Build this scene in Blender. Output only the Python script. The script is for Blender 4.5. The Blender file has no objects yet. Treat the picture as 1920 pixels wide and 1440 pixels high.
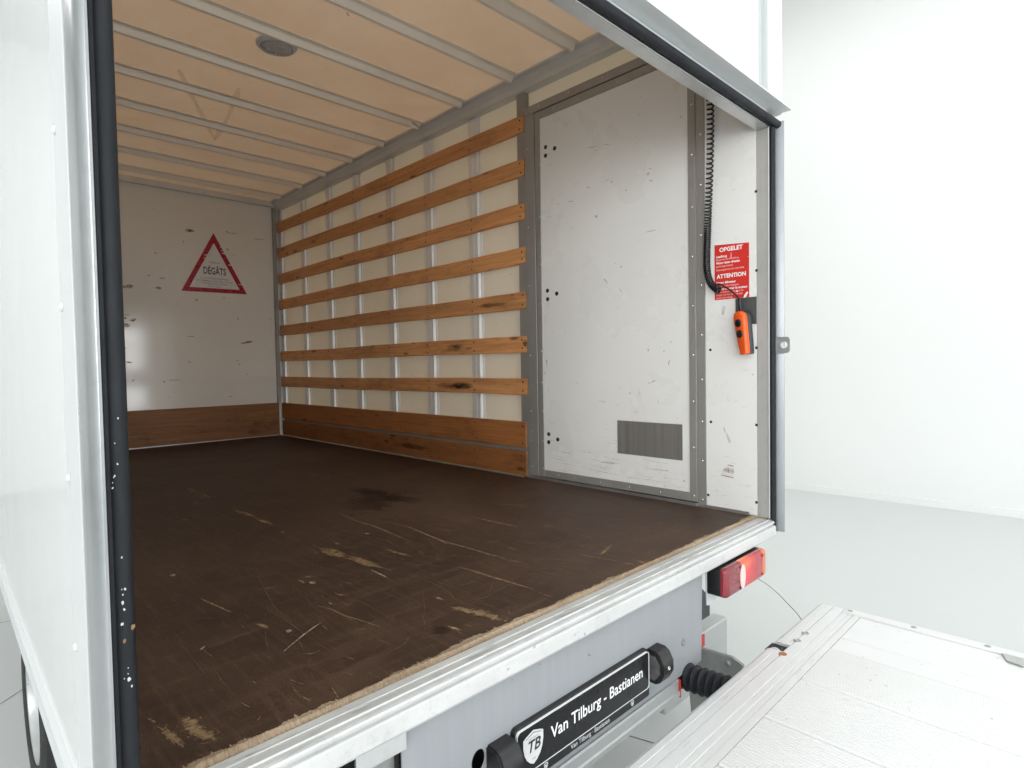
import bpy, bmesh, math, random
from mathutils import Vector, Matrix
from mathutils.geometry import tessellate_polygon
random.seed(7)
R = math.radians
SC = bpy.context.scene
COL = SC.collection
GZ = -0.95                       # studio floor; the load floor of the truck is z = 0

# ------------------------------------------------------------------ camera, world, lamps, exposure
YAW, PITCH, ROLL, FPX = 0.77462974, 0.03197399, 0.0167959, 1108.03
CAM = Vector((-2.2226, -0.9482, 0.5908))
_f = Vector((math.sin(YAW)*math.cos(PITCH), math.cos(YAW)*math.cos(PITCH), -math.sin(PITCH)))
_r = Vector((math.cos(YAW), -math.sin(YAW), 0))
_d = _f.cross(_r)
_c, _s = math.cos(ROLL), math.sin(ROLL)
RT, DN = _c*_r + _s*_d, -_s*_r + _c*_d
cam = bpy.data.cameras.new('camera')
cam.sensor_width = 36; cam.lens = FPX/1920*36; cam.clip_start = 0.02; cam.clip_end = 200
co = bpy.data.objects.new('camera', cam); COL.objects.link(co)
co.matrix_world = Matrix(((RT.x, -DN.x, -_f.x, CAM.x), (RT.y, -DN.y, -_f.y, CAM.y), (RT.z, -DN.z, -_f.z, CAM.z), (0, 0, 0, 1)))
SC.camera = co

def on(px, py, ax, val):
    """the point of the plane ax = val that the photograph shows at (px, py)"""
    d = RT*((px-960)/FPX) + DN*((py-720)/FPX) + _f
    i = 'xyz'.index(ax)
    return CAM + d*((val-CAM[i])/d[i])

w = bpy.data.worlds.new('World'); SC.world = w; w.use_nodes = True
w.node_tree.nodes['Background'].inputs[0].default_value = (0.9, 0.95, 1, 1)
w.node_tree.nodes['Background'].inputs[1].default_value = 0.3

ROOM = (-7.5, 5.12, -8.0, 9.0, GZ, 4.85)      # studio x0 x1 y0 y1 floor ceiling
def lamp(x, y, sx, sy, power, z=4.7, rot=None, col=(1.0, 0.985, 0.965), name='studio_light'):
    l = bpy.data.lights.new(name, 'AREA'); l.shape = 'RECTANGLE'
    l.size, l.size_y, l.energy = sx, sy, power; l.color = col
    o = bpy.data.objects.new(name, l); COL.objects.link(o); o.location = (x, y, z)
    if rot: o.rotation_euler = rot
CEIL_W, WIN_W, SIDE_W = 58, 72, 122
for lx, ly, sx, sy, p in ((-4.8, -3.6, .7, 3.4, 1), (-1.2, -4.4, .7, 3.0, 1), (2.6, -3.6, .7, 3.4, .9),
                          (3.3, 1.0, .7, 3.4, .7), (3.3, 5.5, .7, 3.0, .6), (-4.8, 1.0, .7, 3.4, 1.1), (-4.2, 5.5, .7, 3.0, 1.2),
                          (-1.0, 1.4, .7, 2.4, .8)):
    lamp(lx, ly, sx, sy, CEIL_W*p)
# the hall's tall windows behind the camera and to its left (the rear ones show as reflections on the glossy front wall)
for wx, ww, k in ((-5.6, 1.2, 1), (-4.0, 1.2, 1), (-2.4, 1.2, 1), (-.8, 1.2, 1), (1.32, .66, 2.6), (2.15, .5, 1), (2.85, .42, .8), (3.4, .42, .8), (3.95, .42, .8)):
    for wz, wh in ((-.10, .62), (.88, .52), (1.45, .5), (2.8, 1.2)):
        lamp(wx, -7.9, ww, wh, WIN_W*k*ww*wh*.21, wz, (R(90), 0, 0), (.95, .98, 1.0), 'window_light')
for wy in (-6.4, -4.6, -2.8):
    lamp(-7.4, wy, 1.35, 2.6, SIDE_W, 1.5, (R(90), 0, R(-90)), (.97, .985, 1.0), 'window_light')
SC.view_settings.view_transform = 'Standard'; SC.view_settings.look = 'None'
SC.view_settings.exposure = -0.2; SC.view_settings.gamma = 1
SC.cycles.max_bounces = 14; SC.cycles.diffuse_bounces = 9; SC.cycles.glossy_bounces = 5
SC.cycles.transmission_bounces = 6; SC.cycles.transparent_max_bounces = 6
SC.cycles.caustics_reflective = False; SC.cycles.caustics_refractive = False
SC.cycles.sample_clamp_indirect = 6

# ------------------------------------------------------------------ materials
class NT:
    def __init__(s, name):
        s.m = bpy.data.materials.new(name); s.m.use_nodes = True
        s.t = s.m.node_tree; s.b = s.t.nodes['Principled BSDF']; s.out = s.t.nodes['Material Output']
        s.tc = s.n('ShaderNodeTexCoord')
    def n(s, kind, **kw):
        x = s.t.nodes.new(kind)
        for k, v in kw.items(): setattr(x, k, v)
        return x
    def l(s, a, b): s.t.links.new(a, b)
    def coord(s, scale, rand=False):
        mp = s.n('ShaderNodeMapping'); mp.inputs['Scale'].default_value = scale
        if rand:
            oi = s.n('ShaderNodeObjectInfo'); mu = s.n('ShaderNodeVectorMath', operation='SCALE')
            cb = s.n('ShaderNodeCombineXYZ'); 
            for i in range(3): s.l(oi.outputs['Random'], cb.inputs[i])
            s.l(cb.outputs[0], mu.inputs[0]); mu.inputs['Scale'].default_value = 37
            ad = s.n('ShaderNodeVectorMath', operation='ADD')
            s.l(s.tc.outputs['Object'], ad.inputs[0]); s.l(mu.outputs[0], ad.inputs[1]); s.l(ad.outputs[0], mp.inputs[0])
        else: s.l(s.tc.outputs['Object'], mp.inputs[0])
        return mp.outputs[0]
    def noise(s, vec, scale=1.0, detail=5, rough=.6, dist=0.0):
        x = s.n('ShaderNodeTexNoise'); x.inputs['Scale'].default_value = scale; x.inputs['Detail'].default_value = detail
        x.inputs['Roughness'].default_value = rough; x.inputs['Distortion'].default_value = dist
        s.l(vec, x.inputs['Vector']); return x.outputs['Fac']
    def ramp(s, fac, stops):
        x = s.n('ShaderNodeValToRGB'); e = x.color_ramp.elements
        while len(e) < len(stops): e.new(.5)
        for q, (p, c) in zip(e, stops):
            q.position = p; q.color = (c, c, c, 1) if isinstance(c, (int, float)) else (*c, 1)
        s.l(fac, x.inputs[0]); return x.outputs[0]
    def mix(s, fac, a, b, mode='MIX'):
        x = s.n('ShaderNodeMix', data_type='RGBA', blend_type=mode)
        for i, v in ((0, fac), (6, a), (7, b)):
            if hasattr(v, 'is_output') or hasattr(v, 'links'): s.l(v, x.inputs[i])
            elif isinstance(v, (int, float)): x.inputs[i].default_value = v if i == 0 else (v, v, v, 1)
            else: x.inputs[i].default_value = (*v, 1)
        return x.outputs[2]
    def bump(s, h, strength, dist=.002):
        x = s.n('ShaderNodeBump'); x.inputs['Strength'].default_value = strength; x.inputs['Distance'].default_value = dist
        s.l(h, x.inputs['Height']); s.l(x.outputs[0], s.b.inputs['Normal'])
    def set(s, **kw):
        for k, v in kw.items():
            i = s.b.inputs[{'col': 'Base Color', 'rough': 'Roughness', 'metal': 'Metallic', 'spec': 'Specular IOR Level',
                            'emit': 'Emission Color', 'es': 'Emission Strength', 'coat': 'Coat Weight', 'coatr': 'Coat Roughness',
                            'trans': 'Transmission Weight', 'ani': 'Anisotropic'}[k]]
            if hasattr(v, 'links'): s.l(v, i)
            elif isinstance(v, tuple): i.default_value = (*v, 1)
            else: i.default_value = v
        return s

def scl(c, k): return tuple(min(1, x*k) for x in c)

def plain(name, col, rough=.5, metal=0, var=.12, scale=6, stretch=(1, 1, 1), bump=0, spec=.5, speck=None, rvar=.1, coat=0):
    """a surface with gentle blotches in colour and gloss, and optional dark specks"""
    t = NT(name)
    f = t.noise(t.coord(tuple(scale*x for x in stretch)), 1, 6, .62)
    c = t.ramp(f, [(.25, scl(col, 1-var)), (.75, scl(col, 1+var))])
    if speck:
        f2 = t.noise(t.coord((55, 55, 55)), 1, 4, .7)
        c = t.mix(t.ramp(f2, [(.66, 0.), (.74, 1.)]), c, speck)
    r = t.ramp(t.noise(t.coord((scale*2.3,)*3), 1, 4), [(.3, max(0.02, rough-rvar)), (.7, min(1, rough+rvar))])
    t.set(col=c, rough=r, metal=metal, spec=spec, coat=coat)
    if bump: t.bump(f, bump)
    return t.m

M = {}
M['studio_white'] = plain('studio_white_paint', (.765, .773, .77), .7, var=.008, scale=.7, rvar=.05, spec=.2)
M['studio_floor'] = plain('studio_floor_tile', (.60, .622, .617), .34, var=.006, scale=1.1, rvar=.012, spec=.35)
M['joint'] = plain('floor_joint', (.12, .12, .12), .8)
M['white_paint'] = plain('white_gloss_panel', (.68, .694, .691), .13, var=.006, scale=2.5, rvar=.012)
M['rail_white'] = plain('white_rail', (.57, .588, .593), .34, var=.01, scale=5, rvar=.015)
M['rubber'] = plain('black_rubber', (.012, .0135, .0165), .5, var=.35, scale=9, stretch=(1, 1, .3), bump=.12, spec=.22)
M['black'] = plain('black_plastic', (.012, .012, .013), .38, var=.3, scale=30, bump=.05)
M['blackgloss'] = plain('black_gloss_plate', (.010, .010, .011), .22, var=.2, scale=10)
M['dark'] = plain('dark_underbody', (.02, .02, .02), .7, var=.4, scale=12)
M['tyre'] = plain('tyre_rubber', (.022, .022, .022), .75, var=.3, scale=20, bump=.3)
M['rim'] = plain('silver_rim', (.55, .56, .57), .35, metal=.7, var=.08, scale=10)
M['red_lens'] = plain('red_lens', (.36, .008, .02), .12, var=.15, scale=30, coat=.5)
M['dark_red_lens'] = plain('dark_red_lens', (.20, .006, .016), .14, var=.25, scale=40, coat=.5)
M['amber_lens'] = plain('amber_lens', (.62, .13, .02), .14, var=.1, scale=30, coat=.5)
M['pale_lens'] = plain('reverse_lens', (.82, .55, .53), .2, var=.06, scale=20, coat=.4)
M['grey_lens'] = plain('plate_lamp_lens', (.10, .095, .095), .1, var=.5, scale=35, coat=.6)
M['orange'] = plain('orange_plastic', (.86, .105, .012), .38, var=.06, scale=30, bump=.03)
M['grey_plastic'] = plain('dark_grey_plastic', (.035, .037, .04), .45, var=.2, scale=30)
M['decal_red'] = plain('red_sticker', (.62, .03, .022), .38, var=.07, scale=14)
M['tri_red'] = plain('dark_red_print', (.36, .012, .03), .3, var=.14, scale=30)
M['ink_white'] = plain('white_print', (.85, .85, .85), .45, var=.03)
M['ink_pale'] = plain('faded_white_print', (.86, .55, .53), .45, var=.12, scale=60)
M['ink_black'] = plain('black_print', (.012, .012, .012), .5, var=.1)
M['ink_grey'] = plain('grey_print', (.25, .24, .23), .5, var=.25, scale=60)
M['paper'] = plain('white_sticker', (.74, .73, .72), .3, var=.03, scale=8)
M['silver_print'] = plain('silver_print', (.62, .62, .63), .35, var=.1, scale=25)
M['dark_dot'] = plain('dark_hole', (.06, .055, .05), .6)
M['screw'] = plain('dark_screw', (.035, .03, .028), .55, metal=.3, var=.3, scale=80)
M['rivet'] = plain('bright_rivet', (.78, .77, .75), .25, metal=.9, var=.05)
M['rust'] = plain('rusty_screw', (.42, .17, .07), .7, var=.3, scale=90)
M['dried_mud'] = plain('dried_mud', (.20, .12, .055), .8, var=.3, scale=80)
M['white_bit'] = plain('white_speck', (.55, .55, .54), .6)
M['cable'] = plain('grey_cable', (.22, .23, .23), .5)

def metal(name, col, rough=.3, var=.12, stretch=(3, 3, 3), fine=(60, 60, 2), bumpk=.08, spots=.25, met=.9, brush=.18):
    """worn aluminium: blotched tone, brushed relief, dull grey spots"""
    t = NT(name)
    f = t.noise(t.coord(stretch), 1, 7, .65)
    g = t.noise(t.coord(fine), 1, 3, .6)
    c = t.ramp(f, [(.28, scl(col, 1-var)), (.72, scl(col, 1+var))])
    c = t.mix(brush, c, t.ramp(g, [(.3, scl(col, .8)), (.7, scl(col, 1.12))]))
    sp = t.ramp(t.noise(t.coord((38, 38, 38)), 1, 6, .75), [(.52, 0.), (.86, 1.)])
    sm = t.n('ShaderNodeMath', operation='MULTIPLY'); t.l(sp, sm.inputs[0]); sm.inputs[1].default_value = spots
    c = t.mix(sm.outputs[0], c, scl(col, .45))
    r = t.ramp(f, [(.2, max(.08, rough-.06)), (.8, rough+.09)])
    t.set(col=c, rough=r, metal=met); t.bump(g, bumpk, .001)
    return t.m
M['alu_z'] = metal('brushed_aluminium_upright', (.49, .505, .52), .22, fine=(70, 70, 2), met=1.0)
M['alu_x'] = metal('worn_aluminium_crosswise', (.62, .63, .63), .38, fine=(3, 70, 70), spots=.4)
M['alu_y'] = metal('worn_aluminium_lengthwise', (.60, .60, .59), .36, fine=(70, 3, 70), spots=.3)
M['frame_grey'] = metal('grey_frame_aluminium', (.345, .335, .315), .42, var=.08, fine=(60, 60, 4), spots=.2, met=.4)
M['rail_grey'] = metal('grey_corner_rail', (.66, .65, .62), .45, var=.1, fine=(60, 3, 60), spots=.2, met=.1)
M['post_paint'] = metal('satin_corner_profile', (.26, .275, .29), .32, var=.08, fine=(70, 70, 2), spots=.25, met=.5)
M['trim_grey'] = metal('grey_header_trim', (.46, .475, .48), .35, var=.03, fine=(70, 70, 2), spots=.05, met=.35)
M['reveal'] = metal('dull_reveal_aluminium', (.47, .465, .45), .4, var=.08, fine=(70, 70, 2), spots=.35, met=.25)
M['post_metal'] = metal('wall_post_aluminium', (.90, .90, .885), .42, var=.04, fine=(60, 60, 2), spots=.06, met=.4)
M['rib_metal'] = metal('roof_rib_aluminium', (.88, .80, .69), .42, var=.06, fine=(2, 60, 60), spots=.15, met=.1)
M['sill_alu'] = metal('worn_sill_aluminium', (.56, .565, .56), .45, var=.14, stretch=(5, 14, 9), fine=(2, 90, 90), spots=.5, bumpk=.2, met=.12)
M['skirt_silver'] = metal('silver_skirt_paint', (.285, .298, .315), .45, var=.02, fine=(45, 45, 1.2), spots=.03, bumpk=.01, met=.0)
M['beam_grey'] = metal('grey_beam', (.55, .56, .56), .4, var=.05, fine=(2, 50, 50), spots=.08, met=.6)
M['deck_alu'] = metal('ribbed_deck_aluminium', (.80, .805, .81), .36, var=.02, fine=(60, 4, 60), spots=.04, bumpk=.01, met=.3, brush=.03)
M['hinge_alu'] = metal('hinge_profile_aluminium', (.77, .775, .775), .36, var=.02, fine=(2, 60, 60), spots=.08, bumpk=.01, met=.3, brush=.03)
M['dull_steel'] = metal('dull_steel', (.40, .405, .395), .5, var=.25, stretch=(14, 14, 14), spots=.4, met=.7)
M['magnet_steel'] = metal('grey_steel_plate', (.12, .125, .125), .42, var=.2, stretch=(14, 14, 14), spots=.3, met=.6)
M['vent_metal'] = metal('brushed_metal_plate', (.235, .225, .21), .5, var=.25, stretch=(4, 40, 1), fine=(4, 150, 2), spots=.12, met=.35, brush=.4)
M['lip_grey'] = metal('drip_edge_grey', (.70, .725, .725), .4, var=.03, fine=(2, 50, 50), spots=.05, met=.15)

def s_map(t, v, a, b):
    m = t.n('ShaderNodeMapRange'); m.inputs[1].default_value, m.inputs[2].default_value = a, b; t.l(v, m.inputs[0]); return m.outputs[0]

def mark(name, col, rough=.6, k=.8, scale=70, stretch=(1, 1, 1), rim=False, var=.3, lo=.35, hi=.65, r0=.62, r1=1.0):
    """a worn-off or rubbed-on mark: broken by fine noise, thinning to nothing at its rim"""
    t = NT(name)
    v = t.coord(tuple(scale*q for q in stretch)); f = t.noise(v, 1, 6, .68)
    t.set(col=t.ramp(t.noise(t.coord((30, 30, 30)), 1, 5), [(.25, scl(col, 1-var)), (.75, scl(col, 1+var))]), rough=rough, spec=.2)
    if rim:
        at = t.n('ShaderNodeAttribute'); at.attribute_name = 'rim'
        ad = t.n('ShaderNodeMath', operation='ADD'); t.l(f, ad.inputs[0]); t.l(at.outputs['Fac'], ad.inputs[1])
        a = t.ramp(s_map(t, ad.outputs[0], r0, r1), [(0, 0.), (1, k)])
    else: a = t.ramp(f, [(lo, k*.25), (hi, k)])
    t.l(a, t.b.inputs['Alpha'])
    return t.m

def interior_panel(name, col, var, scale, translucent=0, tcol=(1, .8, .55), rough=.3, mark=.12, blotch=None):
    """plastic-faced lining panel with faint grime; a translucent share lets the hall's light through"""
    t = NT(name)
    f = t.noise(t.coord((scale,)*3), 1, 6, .6, .3)
    c = t.ramp(f, [(.25, scl(col, 1-var)), (.75, scl(col, 1+var))])
    if blotch:
        c = t.mix(t.ramp(t.noise(t.coord((1.1, 1.1, 1.1)), 1, 5, .6, .8), [(.42, 0.), (.72, .7)]), c, blotch)
    sp = t.ramp(t.noise(t.coord((9, 9, 26)), 1, 8, .78), [(.58, 0.), (.9, mark)])
    c = t.mix(sp, c, scl(col, .4))
    t.set(col=c, rough=t.ramp(f, [(.2, rough-.03), (.8, rough+.03)]))
    if translucent:
        tr = t.n('ShaderNodeBsdfTranslucent'); tr.inputs[0].default_value = (*tcol, 1)
        mx = t.n('ShaderNodeMixShader'); mx.inputs[0].default_value = translucent
        t.l(t.b.outputs[0], mx.inputs[1]); t.l(tr.outputs[0], mx.inputs[2]); t.l(mx.outputs[0], t.out.inputs[0])
    return t.m
M['scuff'] = mark('dark_scuff', (.22, .21, .19), .6, .55)
M['scuff_brown'] = mark('brown_scuff', (.19, .15, .10), .55, .75)
M['scuff_pale'] = mark('pale_scuff', (.42, .405, .37), .6, .45)
M['scratch'] = mark('tan_scratch', (.24, .155, .092), .75, .9, 60, lo=.3, hi=.55)
M['scratch_faint'] = mark('faint_scratch', (.150, .092, .060), .7, .55, 45, lo=.3, hi=.6)
M['scratch_bright'] = mark('bright_scratch', (.50, .42, .33), .7, .85)
M['tan_wear'] = mark('bare_plywood_wear', (.27, .175, .095), .85, .92, 105, (.5, 1, 1), True, .45, r0=.74, r1=1.08)
M['stain'] = mark('dark_stain', (.020, .013, .011), .5, .5, 9, rim=True, r0=.5, r1=1.1)
M['soot'] = mark('black_rubbed_mark', (.08, .048, .024), .8, .48, 60, (1, .35, 2), True, .5, r0=.68, r1=1.22)
M['residue'] = mark('pink_residue', (.62, .43, .31), .5, .34, 18, lo=.3, hi=.75)
M['roof_panel'] = interior_panel('translucent_roof_skin', (.87, .78, .68), .08, 2.2, .29, (.99, .84, .68), .35, .08, (.74, .575, .40))
M['wall_panel'] = interior_panel('cream_wall_panel', (.84, .795, .71), .05, 2.5, .30, (.99, .89, .74), .32, .10)
M['door_white'] = interior_panel('white_door_panel', (.79, .785, .765), .02, 3, 0, rough=.28, mark=.10)
M['front_white'] = interior_panel('glossy_front_wall_panel', (.78, .75, .69), .03, 3, 0, rough=.09, mark=.16)

def wood(name, a, b, dark, axis='y', grime=.55, rough=.5, kn=True, spread=1.0):
    t = NT(name)
    lo, hi = 1.4*spread, 42*spread
    v = {'y': (hi, lo, hi), 'x': (lo, hi, hi)}[axis]
    g = t.noise(t.coord(v, True), 1, 5, .6, 1.2)
    g2 = t.noise(t.coord(tuple(x*4 for x in v), True), 1, 3, .5, .4)
    c = t.ramp(g, [(.28, b), (.5, scl(a, .85)), (.72, a)])
    c = t.mix(t.ramp(g2, [(.45, 0.), (.7, .32)]), c, scl(b, .55))
    gr = t.ramp(t.noise(t.coord((5, 3, 9), True), 1, 7, .72), [(.52, 0.), (.75, grime)])
    c = t.mix(gr, c, dark)
    if kn:
        vo = t.n('ShaderNodeTexVoronoi'); vo.inputs['Scale'].default_value = 1
        vv = {'y': (12, 3.4, 12), 'x': (3.4, 12, 12)}[axis]
        t.l(t.coord(vv, True), vo.inputs['Vector'])
        c = t.mix(t.ramp(vo.outputs['Distance'], [(.07, .9), (.15, 0.)]), c, scl(b, .32))
    # each board its own tone
    oi = t.n('ShaderNodeObjectInfo')
    c = t.mix(1.0, c, t.ramp(oi.outputs['Random'], [(0, .74), (1, 1.0)]), 'MULTIPLY')
    t.set(col=c, rough=t.ramp(g, [(.3, rough-.1), (.7, rough+.12)]), spec=.35); t.bump(g2, .15, .001)
    return t.m
M['slat_wood'] = wood('varnished_slat_wood', (.95, .455, .18), (.66, .26, .09), (.16, .09, .045))
M['kick_wood'] = wood('grimy_kick_board', (.50, .195, .060), (.31, .110, .032), (.06, .034, .018), grime=.75, rough=.6)
M['front_kick'] = wood('dark_front_board', (.36, .165, .066), (.23, .092, .036), (.05, .03, .017), 'x', grime=.8, rough=.55, kn=False)
M['torn_ply'] = wood('torn_plywood_edge', (.50, .38, .26), (.28, .195, .12), (.16, .08, .04), 'x', grime=.5, rough=.85, kn=False)

def floor_mat():
    t = NT('film_faced_floor')
    big = t.noise(t.coord((1.3, 1.3, 1)), 1, 7, .62, .6)
    c = t.ramp(big, [(.34, (.028, .0150, .0095)), (.5, (.050, .0275, .0175)), (.68, (.088, .0500, .0320))])
    st = t.noise(t.coord((3.2, 26, 1)), 1, 6, .7, .8)
    c = t.mix(t.ramp(st, [(.44, 0.), (.64, .55)]), c, (.118, .068, .043))
    st2 = t.noise(t.coord((70, 5, 1)), 1, 5, .7, .6)
    c = t.mix(t.ramp(st2, [(.50, 0.), (.66, .45)]), c, (.125, .074, .047))
    fine = t.noise(t.coord((230, 230, 1)), 1, 3, .6)
    c = t.mix(t.ramp(fine, [(.46, 0.), (.62, .45)]), c, (.020, .012, .009))
    sp = t.noise(t.coord((48, 22, 1)), 1, 8, .8)
    c = t.mix(t.ramp(sp, [(.58, 0.), (.70, .5)]), c, (.19, .118, .074))
    t.set(col=c, rough=t.ramp(st, [(.3, .48), (.7, .64)]), spec=.27); t.bump(fine, .25, .0008)
    return t.m
M['floor'] = floor_mat()

def lit_lens():
    t = NT('lit_tail_lens')
    sx = t.n('ShaderNodeSeparateXYZ'); t.l(t.tc.outputs['Generated'], sx.inputs[0])
    wv = t.noise(t.coord((4, 4, 260)), 1, 2, .4)
    c = t.ramp(sx.outputs[2], [(.35, (.75, .02, .03)), (.62, (.95, .10, .03)), (.82, (1, .38, .05))])
    hx = t.ramp(sx.outputs[0], [(0, 1.), (.35, .75), (.8, .12), (1, .03)])
    hz = t.ramp(sx.outputs[2], [(.05, .15), (.7, 1.), (1, .7)])
    k = t.mix(1.0, t.mix(1.0, hx, hz, 'MULTIPLY'), t.ramp(wv, [(.4, .55), (.6, 1.1)]), 'MULTIPLY')
    t.set(col=(.45, .01, .02), rough=.15, emit=c, es=k, coat=.4)
    return t.m
M['lit_lens'] = lit_lens()

# ------------------------------------------------------------------ mesh helpers
def bx(bm, x0, x1, y0, y1, z0, z1, bev=0, seg=1):
    vs = [bm.verts.new((x, y, z)) for x in (x0, x1) for y in (y0, y1) for z in (z0, z1)]
    fs = [bm.faces.new([vs[i] for i in q]) for q in ((0, 1, 3, 2), (4, 6, 7, 5), (0, 4, 5, 1), (2, 3, 7, 6), (0, 2, 6, 4), (1, 5, 7, 3))]
    if bev:
        es = list({e for f in fs for e in f.edges})
        bmesh.ops.bevel(bm, geom=es, offset=bev, segments=seg, affect='EDGES', profile=.5)

def prism(bm, prof, ax, a, b, closed=True):
    """polygon prof (two coords, the axes other than ax in xyz order) swept from a to b along ax"""
    def P(u, v, t):
        return {'x': (t, u, v), 'y': (u, t, v), 'z': (u, v, t)}[ax]
    A = [bm.verts.new(P(u, v, a)) for u, v in prof]; Bv = [bm.verts.new(P(u, v, b)) for u, v in prof]
    n = len(prof)
    for i in range(n if closed else n-1):
        j = (i+1) % n; bm.faces.new((A[i], A[j], Bv[j], Bv[i]))
    if closed:
        bm.faces.new(A[::-1]); bm.faces.new(Bv)

def plate(bm, outer, holes, M4, th):
    """flat sheet with holes: outer and holes are 2D loops, M4 takes (u, v, 0) to the place, th = thickness along its z"""
    loops = [[Vector((u, v, 0)) for u, v in lp] for lp in [outer]+holes]
    flat = [p for lp in loops for p in lp]
    tris = tessellate_polygon(loops)
    top = [bm.verts.new(M4 @ Vector((p.x, p.y, th))) for p in flat]; bot = [bm.verts.new(M4 @ p) for p in flat]
    for a, b, c in tris:
        try: bm.faces.new((top[a], top[b], top[c])); bm.faces.new((bot[c], bot[b], bot[a]))
        except ValueError: pass
    k = 0
    for lp in loops:
        n = len(lp)
        for i in range(n):
            j = (i+1) % n; bm.faces.new((top[k+i], top[k+j], bot[k+j], bot[k+i]))
        k += n

def ring2(cx, cy, r, n=16, ry=None):
    return [(cx+r*math.cos(2*math.pi*i/n), cy+(ry or r)*math.sin(2*math.pi*i/n)) for i in range(n)]

def basis(o, right, up):
    r, u = Vector(right).normalized(), Vector(up).normalized(); n = r.cross(u).normalized()
    return Matrix(((r.x, u.x, n.x, o[0]), (r.y, u.y, n.y, o[1]), (r.z, u.z, n.z, o[2]), (0, 0, 0, 1)))

def lathe(bm, M4, prof, n=16, cap=True):
    """profile [(radius, height)] turned about the z of M4"""
    rows = [[bm.verts.new(M4 @ Vector((r*math.cos(2*math.pi*i/n), r*math.sin(2*math.pi*i/n), h))) for i in range(n)] for r, h in prof]
    for A, Bv in zip(rows, rows[1:]):
        for i in range(n):
            j = (i+1) % n; bm.faces.new((A[i], A[j], Bv[j], Bv[i]))
    if cap:
        bm.faces.new(rows[0][::-1]); bm.faces.new(rows[-1])

def tube(bm, pts, rad, n=8, cap=True):
    pts = [Vector(p) for p in pts]; rows = []; up = None
    for i, p in enumerate(pts):
        t = (pts[min(i+1, len(pts)-1)]-pts[max(i-1, 0)]).normalized()
        if up is None: up = Vector((0, 0, 1)) if abs(t.z) < .9 else Vector((1, 0, 0))
        a = t.cross(up).normalized(); up = a.cross(t).normalized()
        r = rad(i/(len(pts)-1)) if callable(rad) else rad
        rows.append([bm.verts.new(p+(a*math.cos(2*math.pi*k/n)+up*math.sin(2*math.pi*k/n))*r) for k in range(n)])
    for A, Bv in zip(rows, rows[1:]):
        for k in range(n):
            j = (k+1) % n; bm.faces.new((A[k], A[j], Bv[j], Bv[k]))
    if cap: bm.faces.new(rows[0][::-1]); bm.faces.new(rows[-1])

def smooth_path(pts, k=8):
    pts = [Vector(p) for p in pts]; out = []
    for i in range(len(pts)-1):
        p0, p1, p2, p3 = pts[max(i-1, 0)], pts[i], pts[i+1], pts[min(i+2, len(pts)-1)]
        for s in range(k):
            t = s/k
            out.append(.5*((2*p1)+(p2-p0)*t+(2*p0-5*p1+4*p2-p3)*t*t+(3*p1-p0-3*p2+p3)*t**3))
    out.append(pts[-1]); return out

def ribbon(bm, pts, wd, normal, off=.0006, jit=.25):
    """thin mark lying on a surface: a tapering strip along pts"""
    pts = [Vector(p) for p in pts]; n = Vector(normal); L, Rr = [], []
    BLOB[0] += 1; off += .00004*(BLOB[0] % 13)
    for i, p in enumerate(pts):
        t = (pts[min(i+1, len(pts)-1)]-pts[max(i-1, 0)]).normalized(); s = n.cross(t).normalized()
        k = (i+.35)/(len(pts)-.3); h = wd*.5*min(1, 4*k*(1-k)+.12)*random.uniform(1-jit, 1+jit)
        L.append(bm.verts.new(p+n*off+s*h)); Rr.append(bm.verts.new(p+n*off-s*h))
    for i in range(len(pts)-1): bm.faces.new((L[i], L[i+1], Rr[i+1], Rr[i]))

BLOB = [0]
def blob(bm, c, u, v, normal, off=.0006, n=22, rag=.28, speck=0, spread=1.4):
    """ragged flat patch with half-axes u, v and loose specks round it"""
    c, u, v, nn = Vector(c), Vector(u), Vector(v), Vector(normal)
    BLOB[0] += 1; off += .00006*(BLOB[0] % 9)
    lay = bm.verts.layers.float.get('rim') or bm.verts.layers.float.new('rim')
    vs, ms = [], []
    for i in range(n):
        a = 2*math.pi*i/n; k = 1+random.uniform(-rag, rag); q = u*math.cos(a)+v*math.sin(a)
        vs.append(bm.verts.new(c+q*k*1.12+nn*off)); ms.append(bm.verts.new(c+q*k*.62+nn*off)); ms[-1][lay] = .48
    cv = bm.verts.new(c+nn*off); cv[lay] = .6
    for i in range(n):
        j = (i+1) % n; bm.faces.new((cv, ms[i], ms[j])); bm.faces.new((ms[i], vs[i], vs[j], ms[j]))
    for _ in range(speck):
        a, k = random.uniform(0, 6.28), random.uniform(.8, spread)
        q = c+(u*math.cos(a)+v*math.sin(a))*k+nn*off; s = random.uniform(.03, .11)
        q = q+nn*(.00002*(_+1))
        t = [bm.verts.new(q+(u*math.cos(b)*random.uniform(.5, 1.4)+v*math.sin(b)*random.uniform(.5, 1.4))*s) for b in (0, 1.2, 2.5, 3.7, 5)]
        bm.faces.new(t)
        for q_ in t: q_[lay] = .45

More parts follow.
